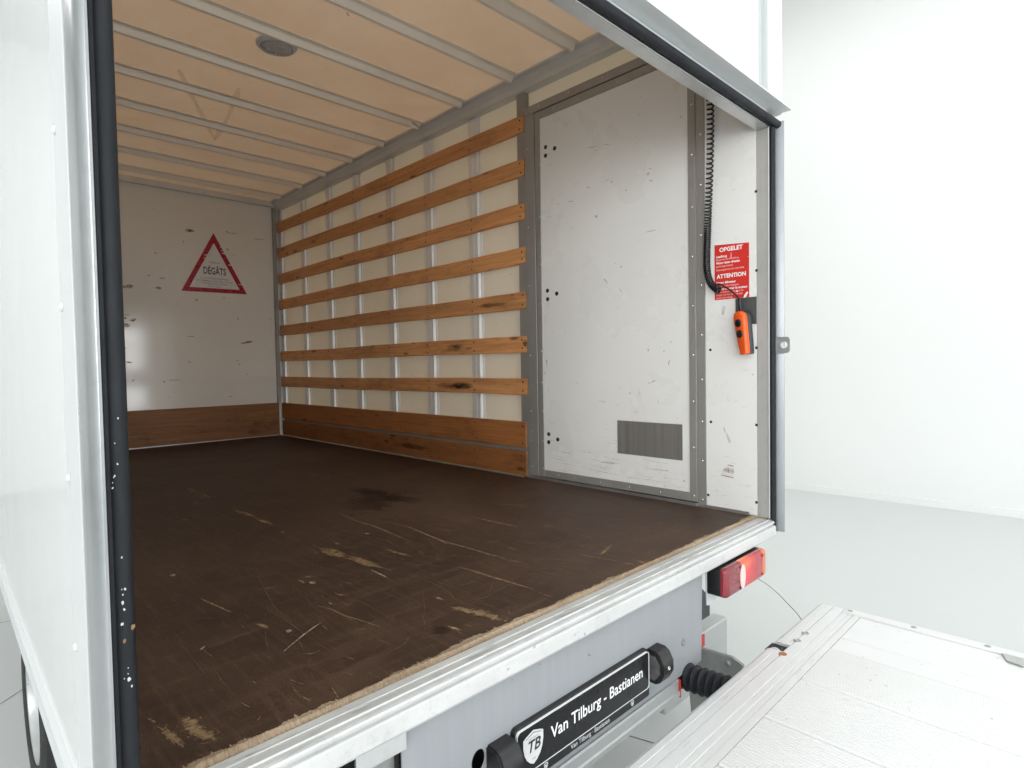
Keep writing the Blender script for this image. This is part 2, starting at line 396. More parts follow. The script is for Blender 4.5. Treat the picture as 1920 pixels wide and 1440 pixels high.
TRUCK_O = Vector((-1.02, 2.0, GZ))
def link(name, me, parent=None, loc=(0, 0, 0)):
    o = bpy.data.objects.new(name, me); COL.objects.link(o); o.parent = parent; o.location = loc
    return o
def obj(name, bm, mat, parent=None, origin=None, smooth=False, kind=None, label=None):
    """links the bmesh as one object; children keep the origin of their thing"""
    if origin is None: origin = TRUCK_O if parent is not None else Vector((0, 0, 0))
    bmesh.ops.recalc_face_normals(bm, faces=bm.faces)
    bmesh.ops.translate(bm, verts=bm.verts, vec=-origin)
    me = bpy.data.meshes.new(name); bm.to_mesh(me); bm.free()
    me.materials.append(M[mat] if isinstance(mat, str) else mat)
    if smooth:
        me.polygons.foreach_set('use_smooth', [True]*len(me.polygons))
        me.set_sharp_from_angle(angle=R(38))
    o = link(name, me, parent)
    if parent is None: o.location = origin
    if kind: o['kind'] = kind
    if label: o['label'] = label
    return o
def BM(): return bmesh.new()
def box(name, mat, parent, *a, bev=0, **kw):
    bm = BM(); bx(bm, *a, bev=bev); return obj(name, bm, mat, parent, **kw)
def copies(name, bm, mat, parent, places, smooth=True, origin=TRUCK_O, rots=None):
    """alike pieces sharing one mesh"""
    bmesh.ops.recalc_face_normals(bm, faces=bm.faces)
    me = bpy.data.meshes.new(name); bm.to_mesh(me); bm.free(); me.materials.append(M[mat])
    if smooth:
        me.polygons.foreach_set('use_smooth', [True]*len(me.polygons)); me.set_sharp_from_angle(angle=R(38))
    r = []
    for i, p in enumerate(places):
        o = link(name, me, parent, Vector(p)-origin)
        if rots: o.rotation_euler = rots[i]
        r.append(o)
    return r
def thing(name, label, cat, loc):
    o = bpy.data.objects.new(name, None); COL.objects.link(o); o.location = loc
    o['label'] = label; o['category'] = cat; o.empty_display_size = .1
    return o

def text(bm, s, M4, size, bold=0, sx=1.0, shear=0, align='CENTER', th=0):
    """lettering as flat faces, drawn in the plane of M4"""
    cu = bpy.data.curves.new('t', 'FONT'); cu.body = s; cu.size = size; cu.offset = bold*size; cu.shear = shear
    cu.align_x = align; cu.align_y = 'CENTER'; cu.resolution_u = 3; cu.fill_mode = 'FRONT' if False else 'BOTH'
    t = bpy.data.objects.new('t', cu); COL.objects.link(t)
    dg = bpy.context.evaluated_depsgraph_get(); dg.update()
    me = bpy.data.meshes.new_from_object(t.evaluated_get(dg))
    me.transform(M4 @ Matrix.Diagonal((sx, 1, 1, 1)))
    bm.from_mesh(me)
    bpy.data.objects.remove(t); bpy.data.curves.remove(cu); bpy.data.meshes.remove(me)

# ------------------------------------------------------------------ the studio
def struct(name, bm, mat, **kw): return obj(name, bm, mat, kind='structure', **kw)
x0, x1, y0, y1, gz, cz = ROOM
bm = BM(); bx(bm, x0-.2, x1+.2, y0-.2, y1+.2, gz-.2, gz)
floor = struct('studio_floor', bm, 'studio_floor')
bm = BM()
jn = Vector((.70, .714, 0)); 
def joint(a, b):
    a, b = Vector(a), Vector(b); t = (b-a).normalized(); s = Vector((-t.y, t.x, 0))*.0022; z = Vector((0, 0, gz+.0012))
    bm.faces.new([bm.verts.new(p+z) for p in (a+s, b+s, b-s, a-s)])
joint((-7, -2.38, 0), (1.4, 6.2, 0)); joint((-7.0, 5.3, 0), (-1.2, 3.64, 0)); joint((-.45, 1.22, 0), (.6, -2.3, 0))
joint((-7.0, 3.3, 0), (-3.2, 1.6, 0))
o = obj('floor_joint', bm, 'joint', floor, origin=Vector((0, 0, 0)))
bm = BM(); prism(bm, [(5.085, 1.842+3.7*2), (5.085-.0, 1.842), (5.16, -.6), (5.40, y0), (5.7, y0), (5.7, 1.842+3.7*2)], 'z', gz-.1, cz+.1)
wr = struct('right_studio_wall', bm, 'studio_white')
bm = BM(); prism(bm, [(5.068, 9.2), (5.068, 1.842), (5.143, -.6), (5.383, y0), (5.42, y0), (5.18, -.6), (5.10, 1.842), (5.10, 9.2)], 'z', gz+.0, gz+.075)
obj('skirting_board', bm, 'studio_white', wr, origin=Vector((0, 0, 0)))
bm = BM(); bx(bm, x0-.3, x0, y0-.2, y1+.2, gz-.1, cz+.1); struct('left_studio_wall', bm, 'studio_white')
bm = BM(); bx(bm, x0, 5.6, y1, y1+.3, gz-.1, cz+.1); struct('front_studio_wall', bm, 'studio_white')
bm = BM(); bx(bm, x0, 5.6, y0-.3, y0, gz-.1, cz+.1); struct('rear_studio_wall', bm, 'studio_white')
bm = BM(); bx(bm, x0, 5.6, y0, y1, cz, cz+.2); struct('studio_ceiling', bm, 'studio_white')

# ------------------------------------------------------------------ the truck
T = thing('box_truck', 'white box truck with open rear, wood-slatted load space and lowered tail lift', 'truck', TRUCK_O)
XL = -2.045                      # inner face of the left wall
D = 4.30                         # inner face of the front wall
H = 2.07

# load floor
bm = BM(); bx(bm, XL, .0, .0118, D, -.03, 0)
lf = obj('load_floor', bm, 'floor', T)
bm = BM()                        # splintered plywood along the rear edge
N = 1000; inner = []; outer_ = []; low = []
ph = [random.uniform(0, 6.28) for _ in range(6)]
for i in range(N+1):
    x = XL+.01+(-XL-.012)*i/N
    g = .0165+.0035*math.sin(x*5+ph[0])+.003*math.sin(x*13+ph[1])+.003*math.sin(x*37+ph[2])+.002*math.sin(x*91+ph[4])+.0015*math.sin(x*173+ph[5])+random.uniform(-.0018, .0018)
    if random.random() < .05: g += random.uniform(.002, .012)
    m_ = .0090+.002*math.sin(x*23+ph[3])+random.uniform(-.002, .002)
    inner.append(bm.verts.new((x, max(.0125, g), .0011))); outer_.append(bm.verts.new((x, m_, .0016+random.uniform(-.001, .001))))
    low.append(bm.verts.new((x, .004+random.uniform(-.0015, .0015), -.008)))
b0 = [bm.verts.new((v.co.x, v.co.y, -.012)) for v in low]
for i in range(N):
    bm.faces.new((inner[i], inner[i+1], outer_[i+1], outer_[i])); bm.faces.new((outer_[i], outer_[i+1], low[i+1], low[i]))
    bm.faces.new((low[i], low[i+1], b0[i+1], b0[i]))
obj('torn_edge', bm, 'torn_ply', lf)

Z = (0, 0, 1)
SCR = -1.46                       # most scratches run the way loads are dragged out
def fpt(px, py): return on(px, py, 'z', 0.0)
def z1(x, y): return 240+x/3.2, 800+y/3.2      # picks read in two enlarged views of the photograph
def z2(x, y): return 760+x/3.2, 880+y/3.2
def path(f, *pts): return [fpt(*f(*p)) for p in pts]
bm = BM()
for p, wd in ((path(z1, (145, 843), (250, 843), (350, 842)), .005), (path(z1, (1270, 530), (1370, 565), (1480, 600), (1580, 640), (1690, 690)), .007),
              (path(z1, (1650, 592), (1760, 635), (1860, 678), (1915, 705)), .009), (path(z1, (1545, 735), (1620, 760), (1690, 777)), .010),
              (path(z2, (0, 335), (130, 392), (250, 438), (400, 480), (560, 528), (720, 565)), .008),
              (path(z2, (300, 582), (440, 622), (560, 660), (680, 695), (770, 722)), .008),
              (path(z2, (1045, 513), (1150, 530), (1275, 553)), .008), (path(z2, (550, 207), (640, 215), (728, 225)), .007),
              (path(z2, (400, 285), (480, 305), (560, 322), (670, 346)), .010), (path(z2, (835, 348), (885, 337)), .008),
              (path(z2, (610, 470), (680, 482)), .006), (path(z2, (1055, 395), (1125, 412)), .008),
              (path(z1, (440, 1035), (530, 1075), (620, 1115)), .007), (path(z1, (770, 1185), (810, 1195), (840, 1210)), .010),
              (path(z1, (1200, 1085), (1290, 1130), (1400, 1165), (1520, 1205)), .0045), (path(z1, (640, 500), (700, 530)), .012),
              (path(z1, (140, 282), (205, 278)), .03), (path(z1, (525, 145), (580, 147)), .035), (path(z1, (590, 158), (632, 160)), .035),
              (path(z1, (750, 207), (815, 208)), .02), (path(z1, (1070, 287), (1120, 289)), .025), (path(z1, (1170, 307), (1215, 312)), .025),
              (path(z1, (320, 560), (360, 560)), .016), (path(z1, (0, 202), (25, 203)), .03), (path(z1, (10, 218), (70, 218)), .02),
              (path(z1, (800, 980), (850, 968), (900, 957)), .006), (path(z1, (1060, 1365), (1110, 1362), (1150, 1345)), .004)):
    ribbon(bm, smooth_path(p, 4), wd, Z)
for _ in range(170):             # small nicks, most of them near the rear where loads are dragged
    x, y = random.uniform(XL+.05, -.05), .05+abs(random.gauss(0, .75))
    if y > 3.8: continue
    a = random.choice([random.gauss(SCR, .2), random.gauss(SCR, .3), random.uniform(0, 3.14)]); L = random.uniform(.008, .05)
    ribbon(bm, [(x, y, 0), (x+math.cos(a)*L*.5, y+math.sin(a)*L*.5, 0), (x+math.cos(a)*L, y+math.sin(a)*L, 0)], random.uniform(.001, .0034), Z)
obj('scratch_marks', bm, 'scratch', lf, kind='stuff')
bm = BM()
for p, wd in ((path(z1, (735, 750), (765, 830), (785, 905), (825, 985), (870, 1070), (920, 1130), (985, 1190), (1060, 1245), (1150, 1310), (1260, 1375)), .0045),
              (path(z2, (0, 610), (90, 650), (180, 690), (250, 730), (290, 770), (318, 822)), .005),
              (path(z2, (115, 920), (250, 855), (400, 790), (520, 755), (640, 680), (760, 630), (900, 580), (1040, 520)), .0035),
              (path(z2, (120, 925), (105, 890), (105, 870)), .003), (path(z2, (500, 780), (525, 665)), .003),
              (path(z1, (1520, 650), (1600, 720), (1640, 755)), .004), (path(z1, (940, 1040), (900, 1060)), .004),
              (path(z1, (1690, 1260), (1640, 1320), (1560, 1365)), .0035), (path(z2, (120, 405), (160, 450)), .004),
              (path(z1, (1000, 1250), (1040, 1310), (1060, 1360)), .003), (path(z2, (180, 770), (240, 790)), .006)):
    ribbon(bm, smooth_path(p, 5), wd, Z, .0007)
for _ in range(200):
    x, y = random.uniform(XL+.05, -.05), .05+abs(random.gauss(0, 1.0))
    if y > 4.0: continue
    a = random.gauss(SCR+math.pi, .3); L = random.uniform(.05, .40); b = random.uniform(-.04, .04)
    q = [(x+math.cos(a+b*k)*L*k/3, y+math.sin(a+b*k)*L*k/3, 0) for k in range(4)]
    if any(v[0] > -.01 or v[0] < XL or v[1] < .04 for v in q): continue
    ribbon(bm, q, random.uniform(.001, .0028), Z, .0007)
obj('faint_scratches', bm, 'scratch_faint', lf, kind='stuff')
bm = BM()
ribbon(bm, path(z1, (935, 1350), (1000, 1295), (1060, 1245), (1120, 1203), (1160, 1178)), .0042, Z, .0009)
ribbon(bm, path(z1, (435, 1342), (458, 1320)), .006, Z, .0009); ribbon(bm, path(z1, (1460, 862), (1510, 885), (1550, 905)), .006, Z, .0009)
for q in ((930, 634), (1255, 703), (268, 893), (1440, 643), (1105, 938), (405, 457), (968, 1226)):
    blob(bm, fpt(*z1(*q)), (.006, 0, 0), (0, .009, 0), Z, .0009, 8)
obj('bright_scratches', bm, 'scratch_bright', lf, kind='stuff')
bm = BM()
def wear(f, a, b, c_, sp=14, rag=.3):
    p, q, s = fpt(*f(*a)), fpt(*f(*b)), fpt(*f(*c_)); m_ = (p+q)/2; blob(bm, m_, (q-p)/2, s-m_, Z, .0008, 34, rag*.8, sp)
wear(z1, (1130, 725), (1330, 790), (1260, 740)); wear(z1, (1290, 775), (1540, 855), (1440, 800), 24)
wear(z2, (270, 825), (440, 870), (370, 835)); wear(z2, (370, 845), (600, 905), (480, 850), 26)
wear(z1, (665, 505), (770, 545), (725, 515), 8); wear(z1, (760, 555), (880, 590), (830, 562), 8)
wear(z2, (1165, 520), (1240, 450), (1215, 490), 4); wear(z2, (1300, 560), (1390, 578), (1350, 562), 8); wear(z2, (1385, 548), (1460, 570), (1420, 550), 8)
wear(z2, (235, 940), (350, 970), (290, 945), 8); wear(z1, (1235, 1000), (1310, 1020), (1280, 1003), 6); wear(z1, (1195, 1055), (1235, 1070), (1215, 1055), 4)
wear(z1, (1845, 1022), (1895, 1045), (1875, 1025), 4); wear(z1, (1015, 920), (1070, 945), (1045, 922), 4); wear(z1, (1055, 900), (1115, 900), (1085, 890), 4)
def z0(x, y): return x/3, 960+y/3
wear(z0, (1020, 1160), (1140, 1260), (1110, 1170), 20); wear(z0, (1060, 1230), (1230, 1280), (1170, 1220), 20)
wear(z0, (880, 1210), (1050, 1320), (985, 1240), 16); wear(z0, (825, 1160), (885, 1190), (860, 1165), 6)
wear(z1, (345, 372), (420, 392), (385, 372), 4); wear(z1, (435, 405), (500, 425), (470, 405), 4)
obj('wear_patch', bm, 'tan_wear', lf, kind='stuff')
bm = BM()
for f, a, b, c_ in ((z1, (1330, 470), (1640, 425), (1470, 395)), (z1, (1320, 378), (1560, 400), (1440, 375)), (z2, (160, 965), (270, 975), (215, 945)), (z1, (1500, 430), (1760, 440), (1600, 410))):
    wear(f, a, b, c_, 10, .35)
obj('dark_stain', bm, 'stain', lf, kind='stuff')
box('floor_trim', 'alu_y', lf, -.006, .004, .03, 1.2, 0, .012)      # thin strips where floor meets wall
box('floor_trim', 'alu_y', lf, -.024, -.0205, 1.22, D-.022, 0, .006)
box('floor_trim', 'alu_x', lf, XL+.002, -.03, D-.025, D-.021, 0, .006)

# front wall
bm = BM(); bx(bm, XL-.04, .055, D, D+.04, -.05, H+.06); fw = obj('front_wall', bm, 'front_white', T)
box('kick_board', 'front_kick', fw, XL+.001, -.022, D-.02, D-.001, .001, .29, bev=.002)
box('top_trim', 'rail_grey', fw, XL+.001, -.035, D-.03, D-.001, H-.05, H-.002, bev=.004)
box('corner_trim', 'frame_grey', fw, -.034, -.006, D-.03, D-.0012, .291, H-.055, bev=.003)
bm = BM()
def wz(x, y): return 220+x/2.668, 320+y/2.668
FN = (0, -1, 0)
def wpt(x, y): return on(*wz(x, y), 'y', D)
for a, b, wd in (((340, 298), (385, 302), .022), ((355, 303), (380, 300), .014), ((540, 303), (560, 312), .01), ((560, 312), (605, 316), .005), ((680, 340), (735, 346), .005),
                 ((28, 582), (80, 577), .030), ((190, 586), (220, 588), .018), ((210, 537), (240, 540), .014), ((150, 526), (165, 522), .008), ((545, 393), (557, 395), .018),
                 ((617, 864), (678, 855), .014), ((640, 858), (672, 855), .012), ((595, 948), (606, 950), .010), ((606, 966), (615, 970), .012), ((255, 1048), (320, 1047), .005),
                 ((45, 957), (75, 960), .010), ((75, 1048), (82, 1052), .02), ((228, 1055), (240, 1057), .016), ((358, 950), (362, 962), .01), ((392, 645), (402, 648), .016),
                 ((345, 830), (385, 830), .006), ((186, 412), (198, 413), .012), ((326, 354), (334, 356), .014), ((530, 636), (538, 639), .010), ((603, 738), (605, 745), .010),
                 ((645, 1018), (652, 1018), .010), ((560, 1130), (570, 1130), .010), ((185, 188), (188, 191), .012), ((30, 735), (48, 740), .014), ((60, 748), (85, 752), .012), ((30, 722), (60, 722), .008), ((765, 740), (770, 742), .01)):
    p, q = wpt(*a), wpt(*b); ribbon(bm, [p, (p*2+q)/3, (p+q*2)/3, q], wd, FN, .0007, .5)
for q, u, v in (((43, 773), .022, .014), ((84, 745), .012, .008), ((38, 888), .006, .01)):
    blob(bm, wpt(*q), (u, 0, 0), (0, 0, v), FN, .0007, 12)
for _ in range(45):
    x, z = random.uniform(XL+.05, -.06), random.uniform(.35, 1.95); L = random.uniform(.003, .012)
    ribbon(bm, [(x, D, z), (x+L, D, z+random.gauss(0, .3)*L)], random.uniform(.002, .006), FN, .0007)
obj('scuff_marks', bm, 'scuff_brown', fw, kind='stuff')

# warning triangle on the front wall
P3 = on(400, 437, 'y', D-.001), on(340, 545, 'y', D-.001), on(463, 552, 'y', D-.001)
MF = basis((0, D-.0016, 0), (1, 0, 0), (0, 0, 1))
tri = [(p.x, p.z) for p in P3]; cx = sum(p[0] for p in tri)/3; cy = sum(p[1] for p in tri)/3
tin = [(cx+(a-cx)*.765, cy-.004+(b-cy)*.765) for a, b in tri]
bm = BM(); plate(bm, [(cx+(a-cx)*.80, cy+(b-cy)*.80) for a, b in tri], [], MF, .0004)
st = obj('damage_sticker', bm, 'paper', T, label='white triangular sticker with red border and black DÉGÂTS lettering')
bm = BM(); plate(bm, tri, [tin], MF, .0012); obj('red_border', bm, 'tri_red', st)
MT = basis((cx, D-.003, cy), (1, 0, -.012), (0, 0, 1))
bm = BM(); text(bm, 'DÉGÂTS', MT @ Matrix.Translation((.0, .010, 0)), .080, .016, .60); obj('main_lettering', bm, 'ink_black', st)
bm = BM()
for s, yy, sz in (('CAUSER DES', .082, .020), ('LE LOCATAIRE EST RESPONSABLE', -.050, .0185), ('DES DOMMAGES CAUSÉS PAR LA CHARGE', -.072, .0185),
                  ("À L'INTÉRIEUR DU TRANSPORT", -.093, .0185), ('PAR LE CLIENT', -.113, .0185)):
    text(bm, s, MT @ Matrix.Translation((.0, yy, 0)), sz, .004, .80)
obj('small_lettering', bm, 'ink_grey', st, kind='stuff')
bm = BM()
for a, b in (((383, 478), (391, 478)), ((381, 483), (387, 485)), ((377, 499), (382, 496)), ((412, 463), (418, 465)), ((414, 469), (423, 472)), ((416, 474), (425, 477)), ((447, 533), (455, 534)), ((428, 496), (433, 498)), ((370, 509), (374, 510))):
    p, q = on(*a, 'y', D-.003), on(*b, 'y', D-.003); ribbon(bm, [p, (p+q)/2, q], .007, FN, .0003, .5)
obj('peeled_spots', bm, 'paper', st, kind='stuff')

# right side wall with posts, lashing slats and kick boards
bm = BM(); bx(bm, .040, .055, -.02, D, -.05, H+.06); sw = obj('side_wall', bm, 'wall_panel', T)
def post_bm(h):
    b = BM(); prism(b, [(.0397, -.052), (.036, -.052), (.036, -.034), (.0206, -.031), (.0206, -.004), (.0222, -.001), (.0206, .002), (.0206, .031), (.036, .034), (.036, .052), (.0397, .052)], 'z', .02, h)
    return b
copies('wall_post', post_bm(H-.075), 'post_metal', sw, [(0, y, 0) for y in (4.262, 3.818, 3.371, 2.952, 2.506, 2.070, 1.635)], False)
box('end_post', 'frame_grey', sw, .006, .0396, 1.202, 1.262, .0, H-.07, bev=.002)
SLZ = [(1.797, 1.884), (1.572, 1.659), (1.347, 1.433), (1.121, 1.206), (.888, .976), (.658, .745), (.431, .518)]
scr = []
for k, (a, b) in enumerate(SLZ):
    bm = BM()
    nx = 24; y_0, y_1 = 1.208+random.uniform(-.004, .006), D-.034; hh = (b-a)/2
    rows = []
    for i in range(nx+1):
        y = y_0+(y_1-y_0)*i/nx; dz = random.uniform(-.0012, .0012)+.0025*math.sin(i*.35+k); dx = random.uniform(-.0008, .0008)
        rows.append([bm.verts.new((x+dx, y-2.75, z+dz)) for x, z in ((.020, -hh), (.002, -hh), (0, -hh+.003), (0, hh-.003), (.002, hh), (.020, hh))])
    for A, Bv in zip(rows, rows[1:]):
        for i in range(6): bm.faces.new((A[i], A[(i+1) % 6], Bv[(i+1) % 6], Bv[i]))
    bm.faces.new(rows[0]); bm.faces.new(rows[-1][::-1])
    copies('lashing_slat', bm, 'slat_wood', sw, [(0, 2.75, (a+b)/2)], False)
    scr += [(y, z) for y in (4.2, 3.818, 3.371, 2.952, 2.506, 2.070, 1.635, 1.236) for z in (a+.020, b-.020)]
for a, b, nm in ((.152, .288, 0), (.003, .133, 1)):
    bm = BM(); hz = (b-a)/2
    bx(bm, -.0015, .020, 1.222-2.75, D-.034-2.75, -hz, hz, bev=.003)
    copies('kick_board', bm, 'kick_wood', sw, [(0, 2.75, (a+b)/2)], False)
    scr += [(y+random.uniform(-.02, .02), z) for y in (4.2, 3.818, 3.371, 2.952, 2.506, 2.070, 1.635, 1.25) for z in (a+.025, b-.025)]
box('rub_rail', 'frame_grey', sw, .012, .0395, 1.265, D-.034, .11, .17)
bm = BM()
for y, z in scr:
    lathe(bm, basis((-.0004 if z > .3 else -.0018, y+random.uniform(-.006, .006), z+random.uniform(-.004, .004)), (0, -1, 0), (0, 0, 1)), [(.0052, 0), (.0052, .0006), (.003, .0010)], 8)
obj('screw_heads', bm, 'screw', sw, kind='stuff')
bm = BM()                        # rubbed black marks on the boards
WN = (-1, 0, 0)
def zr(x, y): return 640+x/3, 480+y/3
def spt(x, y): return on(*zr(x, y), 'x', -.0006)
def smear(a, b, z0_, z1_, n):
    p, q = spt(*a), spt(*b); zc, hz = (z0_+z1_)/2, (z1_-z0_)/2
    for _ in range(min(4, max(2, n//18))):
        y = p.y+(q.y-p.y)*random.uniform(.15, .85); hy = abs(q.y-p.y)*random.uniform(.18, .42); h = hz*random.uniform(.45, .9)
        z = zc+random.uniform(-1, 1)*(hz-h)*.6; sl = random.uniform(-.1, .35)*h
        blob(bm, (-.0006, y, z), (0, hy, sl*.5), (0, sl*hy/max(h, .01)*.2, h*.88), WN, .0006, 18, .2)
smear((700, 300), (890, 290), .905, .945, 42); smear((520, 735), (730, 740), .437, .513, 75); smear((550, 500), (690, 500), .665, .738, 26)
smear((1000, 480), (1045, 500), .665, .74, 10); smear((520, 960), (700, 980), .158, .283, 130); smear((200, 1010), (500, 1060), .04, .10, 40); smear((940, 210), (980, 215), .955, .972, 8)
for a, b in (((490, 285), (490, 305)), ((265, 330), (278, 355)), ((965, 745), (1010, 740)), ((980, 770), (995, 778)), ((850, 700), (858, 745))):
    p, q = spt(*a), spt(*b); ribbon(bm, [p, (p+q)/2, q], .012, WN, .0006)
obj('rub_marks', bm, 'soot', sw, kind='stuff')
bm = BM()
for a in ((185, 285), (410, 212), (575, 210), (710, 165), (950, 96), (420, 640), (398, 662), (350, 650), (394, 822), (420, 826), (872, 380)):
    p = on(*zr(*a), 'x', .0395); L = random.uniform(.008, .025)
    ribbon(bm, [p, p+Vector((0, -L*.6, -L*.8))], .004, WN, .0004)
obj('scuff_marks', bm, 'scuff', sw, kind='stuff')
bm = BM(); prism(bm, [(-.052, H-.001), (-.052, H-.010), (-.030, H-.016), (-.012, H-.040), (-.010, H-.068), (.002, H-.071), (.0398, H-.071), (.0398, H-.001)], 'y', -.02, D-.032)
obj('corner_rail', bm, 'rail_grey', sw)

# left wall: lined inside, white outside
box('left_lining', 'door_white', T, XL-.008, XL, .0, D, -.03, H)
bm = BM(); bx(bm, -2.09, XL-.009, .02, D+.04, -.02, H+.06); lw = obj('outer_side_panel', bm, 'white_paint', T)
bm = BM(); bx(bm, -2.0925, -2.0902, -.020, .086, -.064, H+.06, bev=.0006); obj('edge_trim', bm, 'rail_white', lw)
bm = BM(); prism(bm, [(-2.0975, -.066), (-2.0975, -.052), (-2.0945, -.049), (-2.0975, -.046), (-2.0975, -.024), (-2.0905, -.018), (-2.06, -.018), (-2.06, -.066)], 'y', .088, D+.04)
obj('bottom_rail', bm, 'rail_white', lw)
bm = BM(); lathe(bm, basis((0, 0, 0), (0, -1, 0), (0, 0, 1)), [(.0068, 0), (.0064, .0016), (.0035, .0034), (.0008, .0038)], 12)
copies('rivet', bm, 'rail_white', lw, [(-2.0927, .065, z) for z in (1.40, 1.16, .921, .681, .445, .207, -.03)])
# roof
bm = BM(); bx(bm, XL, .039, .0, D, H, H+.004); rf = obj('roof', bm, 'roof_panel', T, label='cream translucent roof skin')
bm = BM(); prism(bm, [(-.046, -.0004), (-.046, -.004), (-.024, -.005), (-.020, -.009), (-.0075, -.030), (-.004, -.032), (.008, -.032), (.013, -.028), (.018, -.010), (.024, -.005), (.046, -.004), (.046, -.0004)], 'x', XL+.002, -.054)
copies('roof_rib', bm, 'rib_metal', rf, [(0, y, H) for y in (.025, .430, .833, 1.240, 1.645, 2.050, 2.448, 2.856, 3.257, 3.657, 4.062)], False)
bm = BM()
for a, b, wd in (((650, 22), (655, 30), .01), ((773, 228), (787, 241), .02), ((745, 228), (775, 236), .006)):
    p, q = on(*a, 'z', H-.034), on(*b, 'z', H-.034); ribbon(bm, [p, (p+q)/2, q], wd, (0, 0, -1), .001)
for _ in range(60):
    x, y = random.uniform(XL+.1, -.1), random.uniform(.3, 4.1); L = random.uniform(.004, .02); a = random.uniform(0, 3)
    ribbon(bm, [(x, y, H-.0006), (x+L*math.cos(a), y+L*math.sin(a), H-.0006)], .003, (0, 0, -1), .0006)
obj('scuff_marks', bm, 'scuff', rf, kind='stuff')
LC = on(519, 88, 'z', H-.012)
ML = basis((LC.x, LC.y, H-.0005), (1, 0, 0), (0, -1, 0))
bm = BM(); lathe(bm, ML, [(.088, 0), (.088, .008), (.080, .016), (.070, .018), (.066, .012)], 40); cl = obj('ceiling_lamp', bm, 'rail_white', T, smooth=True)
bm = BM(); lathe(bm, ML, [(.066, .010), (.064, .019), (.05, .026), (.03, .030), (.004, .031)], 40)
obj('lens', bm, plain('frosted_grey_lens', (.46, .43, .42), .3, var=.04, scale=40), cl, smooth=True)
bm = BM()
for a in ((503, 90), (516, 98)):
    p = on(*a, 'z', H-.03); bx(bm, p.x-.004, p.x+.004, p.y-.005, p.y+.005, H-.036, H-.02)
obj('lamp_clip', bm, 'rail_white', cl, kind='stuff')
bm = BM()                        # triangular smear of an old sticker on the roof skin
pts3 = [on(*q, 'z', H-.0006) for q in ((335, 130), (368, 195), (403, 262), (430, 215), (448, 165))]
for a, b in zip(pts3, pts3[1:]): ribbon(bm, [a, (a*2+b)/3, (a+b*2)/3, b], .03, (0, 0, -1), .0004, .3)
obj('old_sticker_trace', bm, M['residue'], rf, kind='stuff')

# side door and its surround
bm = BM(); bx(bm, -.001, .039, .205, .2435, .0, 1.910, bev=.0015); ds = obj('door_surround', bm, 'frame_grey', T)
box('jamb', 'frame_grey', ds, -.001, .005, 1.1335, 1.2005, .014, 1.868, bev=.0012)
box('head', 'frame_grey', ds, -.0008, .039, .2445, 1.2005, 1.8695, 1.910, bev=.0012)
box('threshold', 'alu_y', ds, -.010, .039, .2445, 1.2, .0005, .0115)
bm = BM(); bx(bm, .004, .036, .2475, 1.129, .016, 1.864); dr = obj('side_door', bm, 'door_white', T)
for nm, a in (('door_edge', (.2475, .2795, .016, 1.864)), ('door_edge', (1.095, 1.129, .016, 1.864)), ('door_edge', (.2797, 1.0948, .016, .052)), ('door_edge', (.2797, 1.0948, 1.826, 1.864))):
    box(nm, 'frame_grey', dr, -.0005, .0038, *a, bev=.001)
bm = BM(); bx(bm, .0392, .042, .2, 1.21, .0, 1.9); obj('gap_backing', bm, 'dark', ds)  # dark sheet behind the whole door, seen through the gaps
M_w = basis((.0038, 0, 0), (0, -1, 0), (0, 0, 1))
box('metal_plate', 'vent_metal', dr, .0022, .0039, .314, .642, .180, .331)
bm = BM(); lathe(bm, basis((0, 0, 0), (0, -1, 0), (0, 0, 1)), [(.0105, 0), (.0105, .0012), (.0075, .0022), (.0065, -.0002), (.004, -.0004)], 14)
copies('hinge_bolt', bm, 'screw', dr, [on(x, y, 'x', .0038) for x, y in ((1023, 276), (1040, 278), (1023, 292), (1026.7, 545), (1044, 550.5), (1027, 561), (1029, 814), (1046, 824), (1029, 829))])
def rivets(parent, pts, r=.0045):
    b = BM(); lathe(b, basis((0, 0, 0), (0, -1, 0), (0, 0, 1)), [(r, 0), (r*.95, .0012), (r*.55, .0026), (r*.1, .003)], 10)
    copies('rivet', b, 'rivet', parent, pts)
rivets(dr, [(-.0006, .262, z) for z in (.04, .24, .43, .62, .82, 1.02, 1.22, 1.43, 1.63, 1.80)] + [(-.0006, 1.102, z) for z in (.06, .2, .35, .5, .66, .9, 1.1, 1.34, 1.6)] +
       [(-.0006, y, .034) for y in (.42, .58, .74, .9, 1.0)] + [(-.0006, y, 1.845) for y in (.4, .62, .85, 1.0)])
rivets(ds, [(-.0012, .223, z) for z in (.03, .19, .35, .52, .70, .9, 1.1, 1.3, 1.5, 1.7, 1.85)] + [(-.0012, 1.182, z) for z in (.06, .35, .64, 1.0, 1.3, 1.7)] + [(-.0012, y, 1.892) for y in (.45, .7, .9, 1.1)])
bm = BM(); lathe(bm, basis((0, 0, 0), (0, -1, 0), (0, 0, 1)), [(.011, 0), (.010, .004), (.006, .007), (.001, .008)], 12)
copies('bolt_head', bm, 'frame_grey', ds, [on(x, y, 'x', .004) + Vector((.001, 0, 0)) for x, y in ((991, 285), (991, 303), (995.5, 547.5), (995.5, 564), (997, 809.5), (997, 827))])
bm = BM()
def zd(x, y): return 1000+x/3.79, 560+y/3.79
def ze(x, y): return 1000+x/3.79, 180+y/3.79
def dpt(f, x, y): return on(*f(x, y), 'x', .0038)
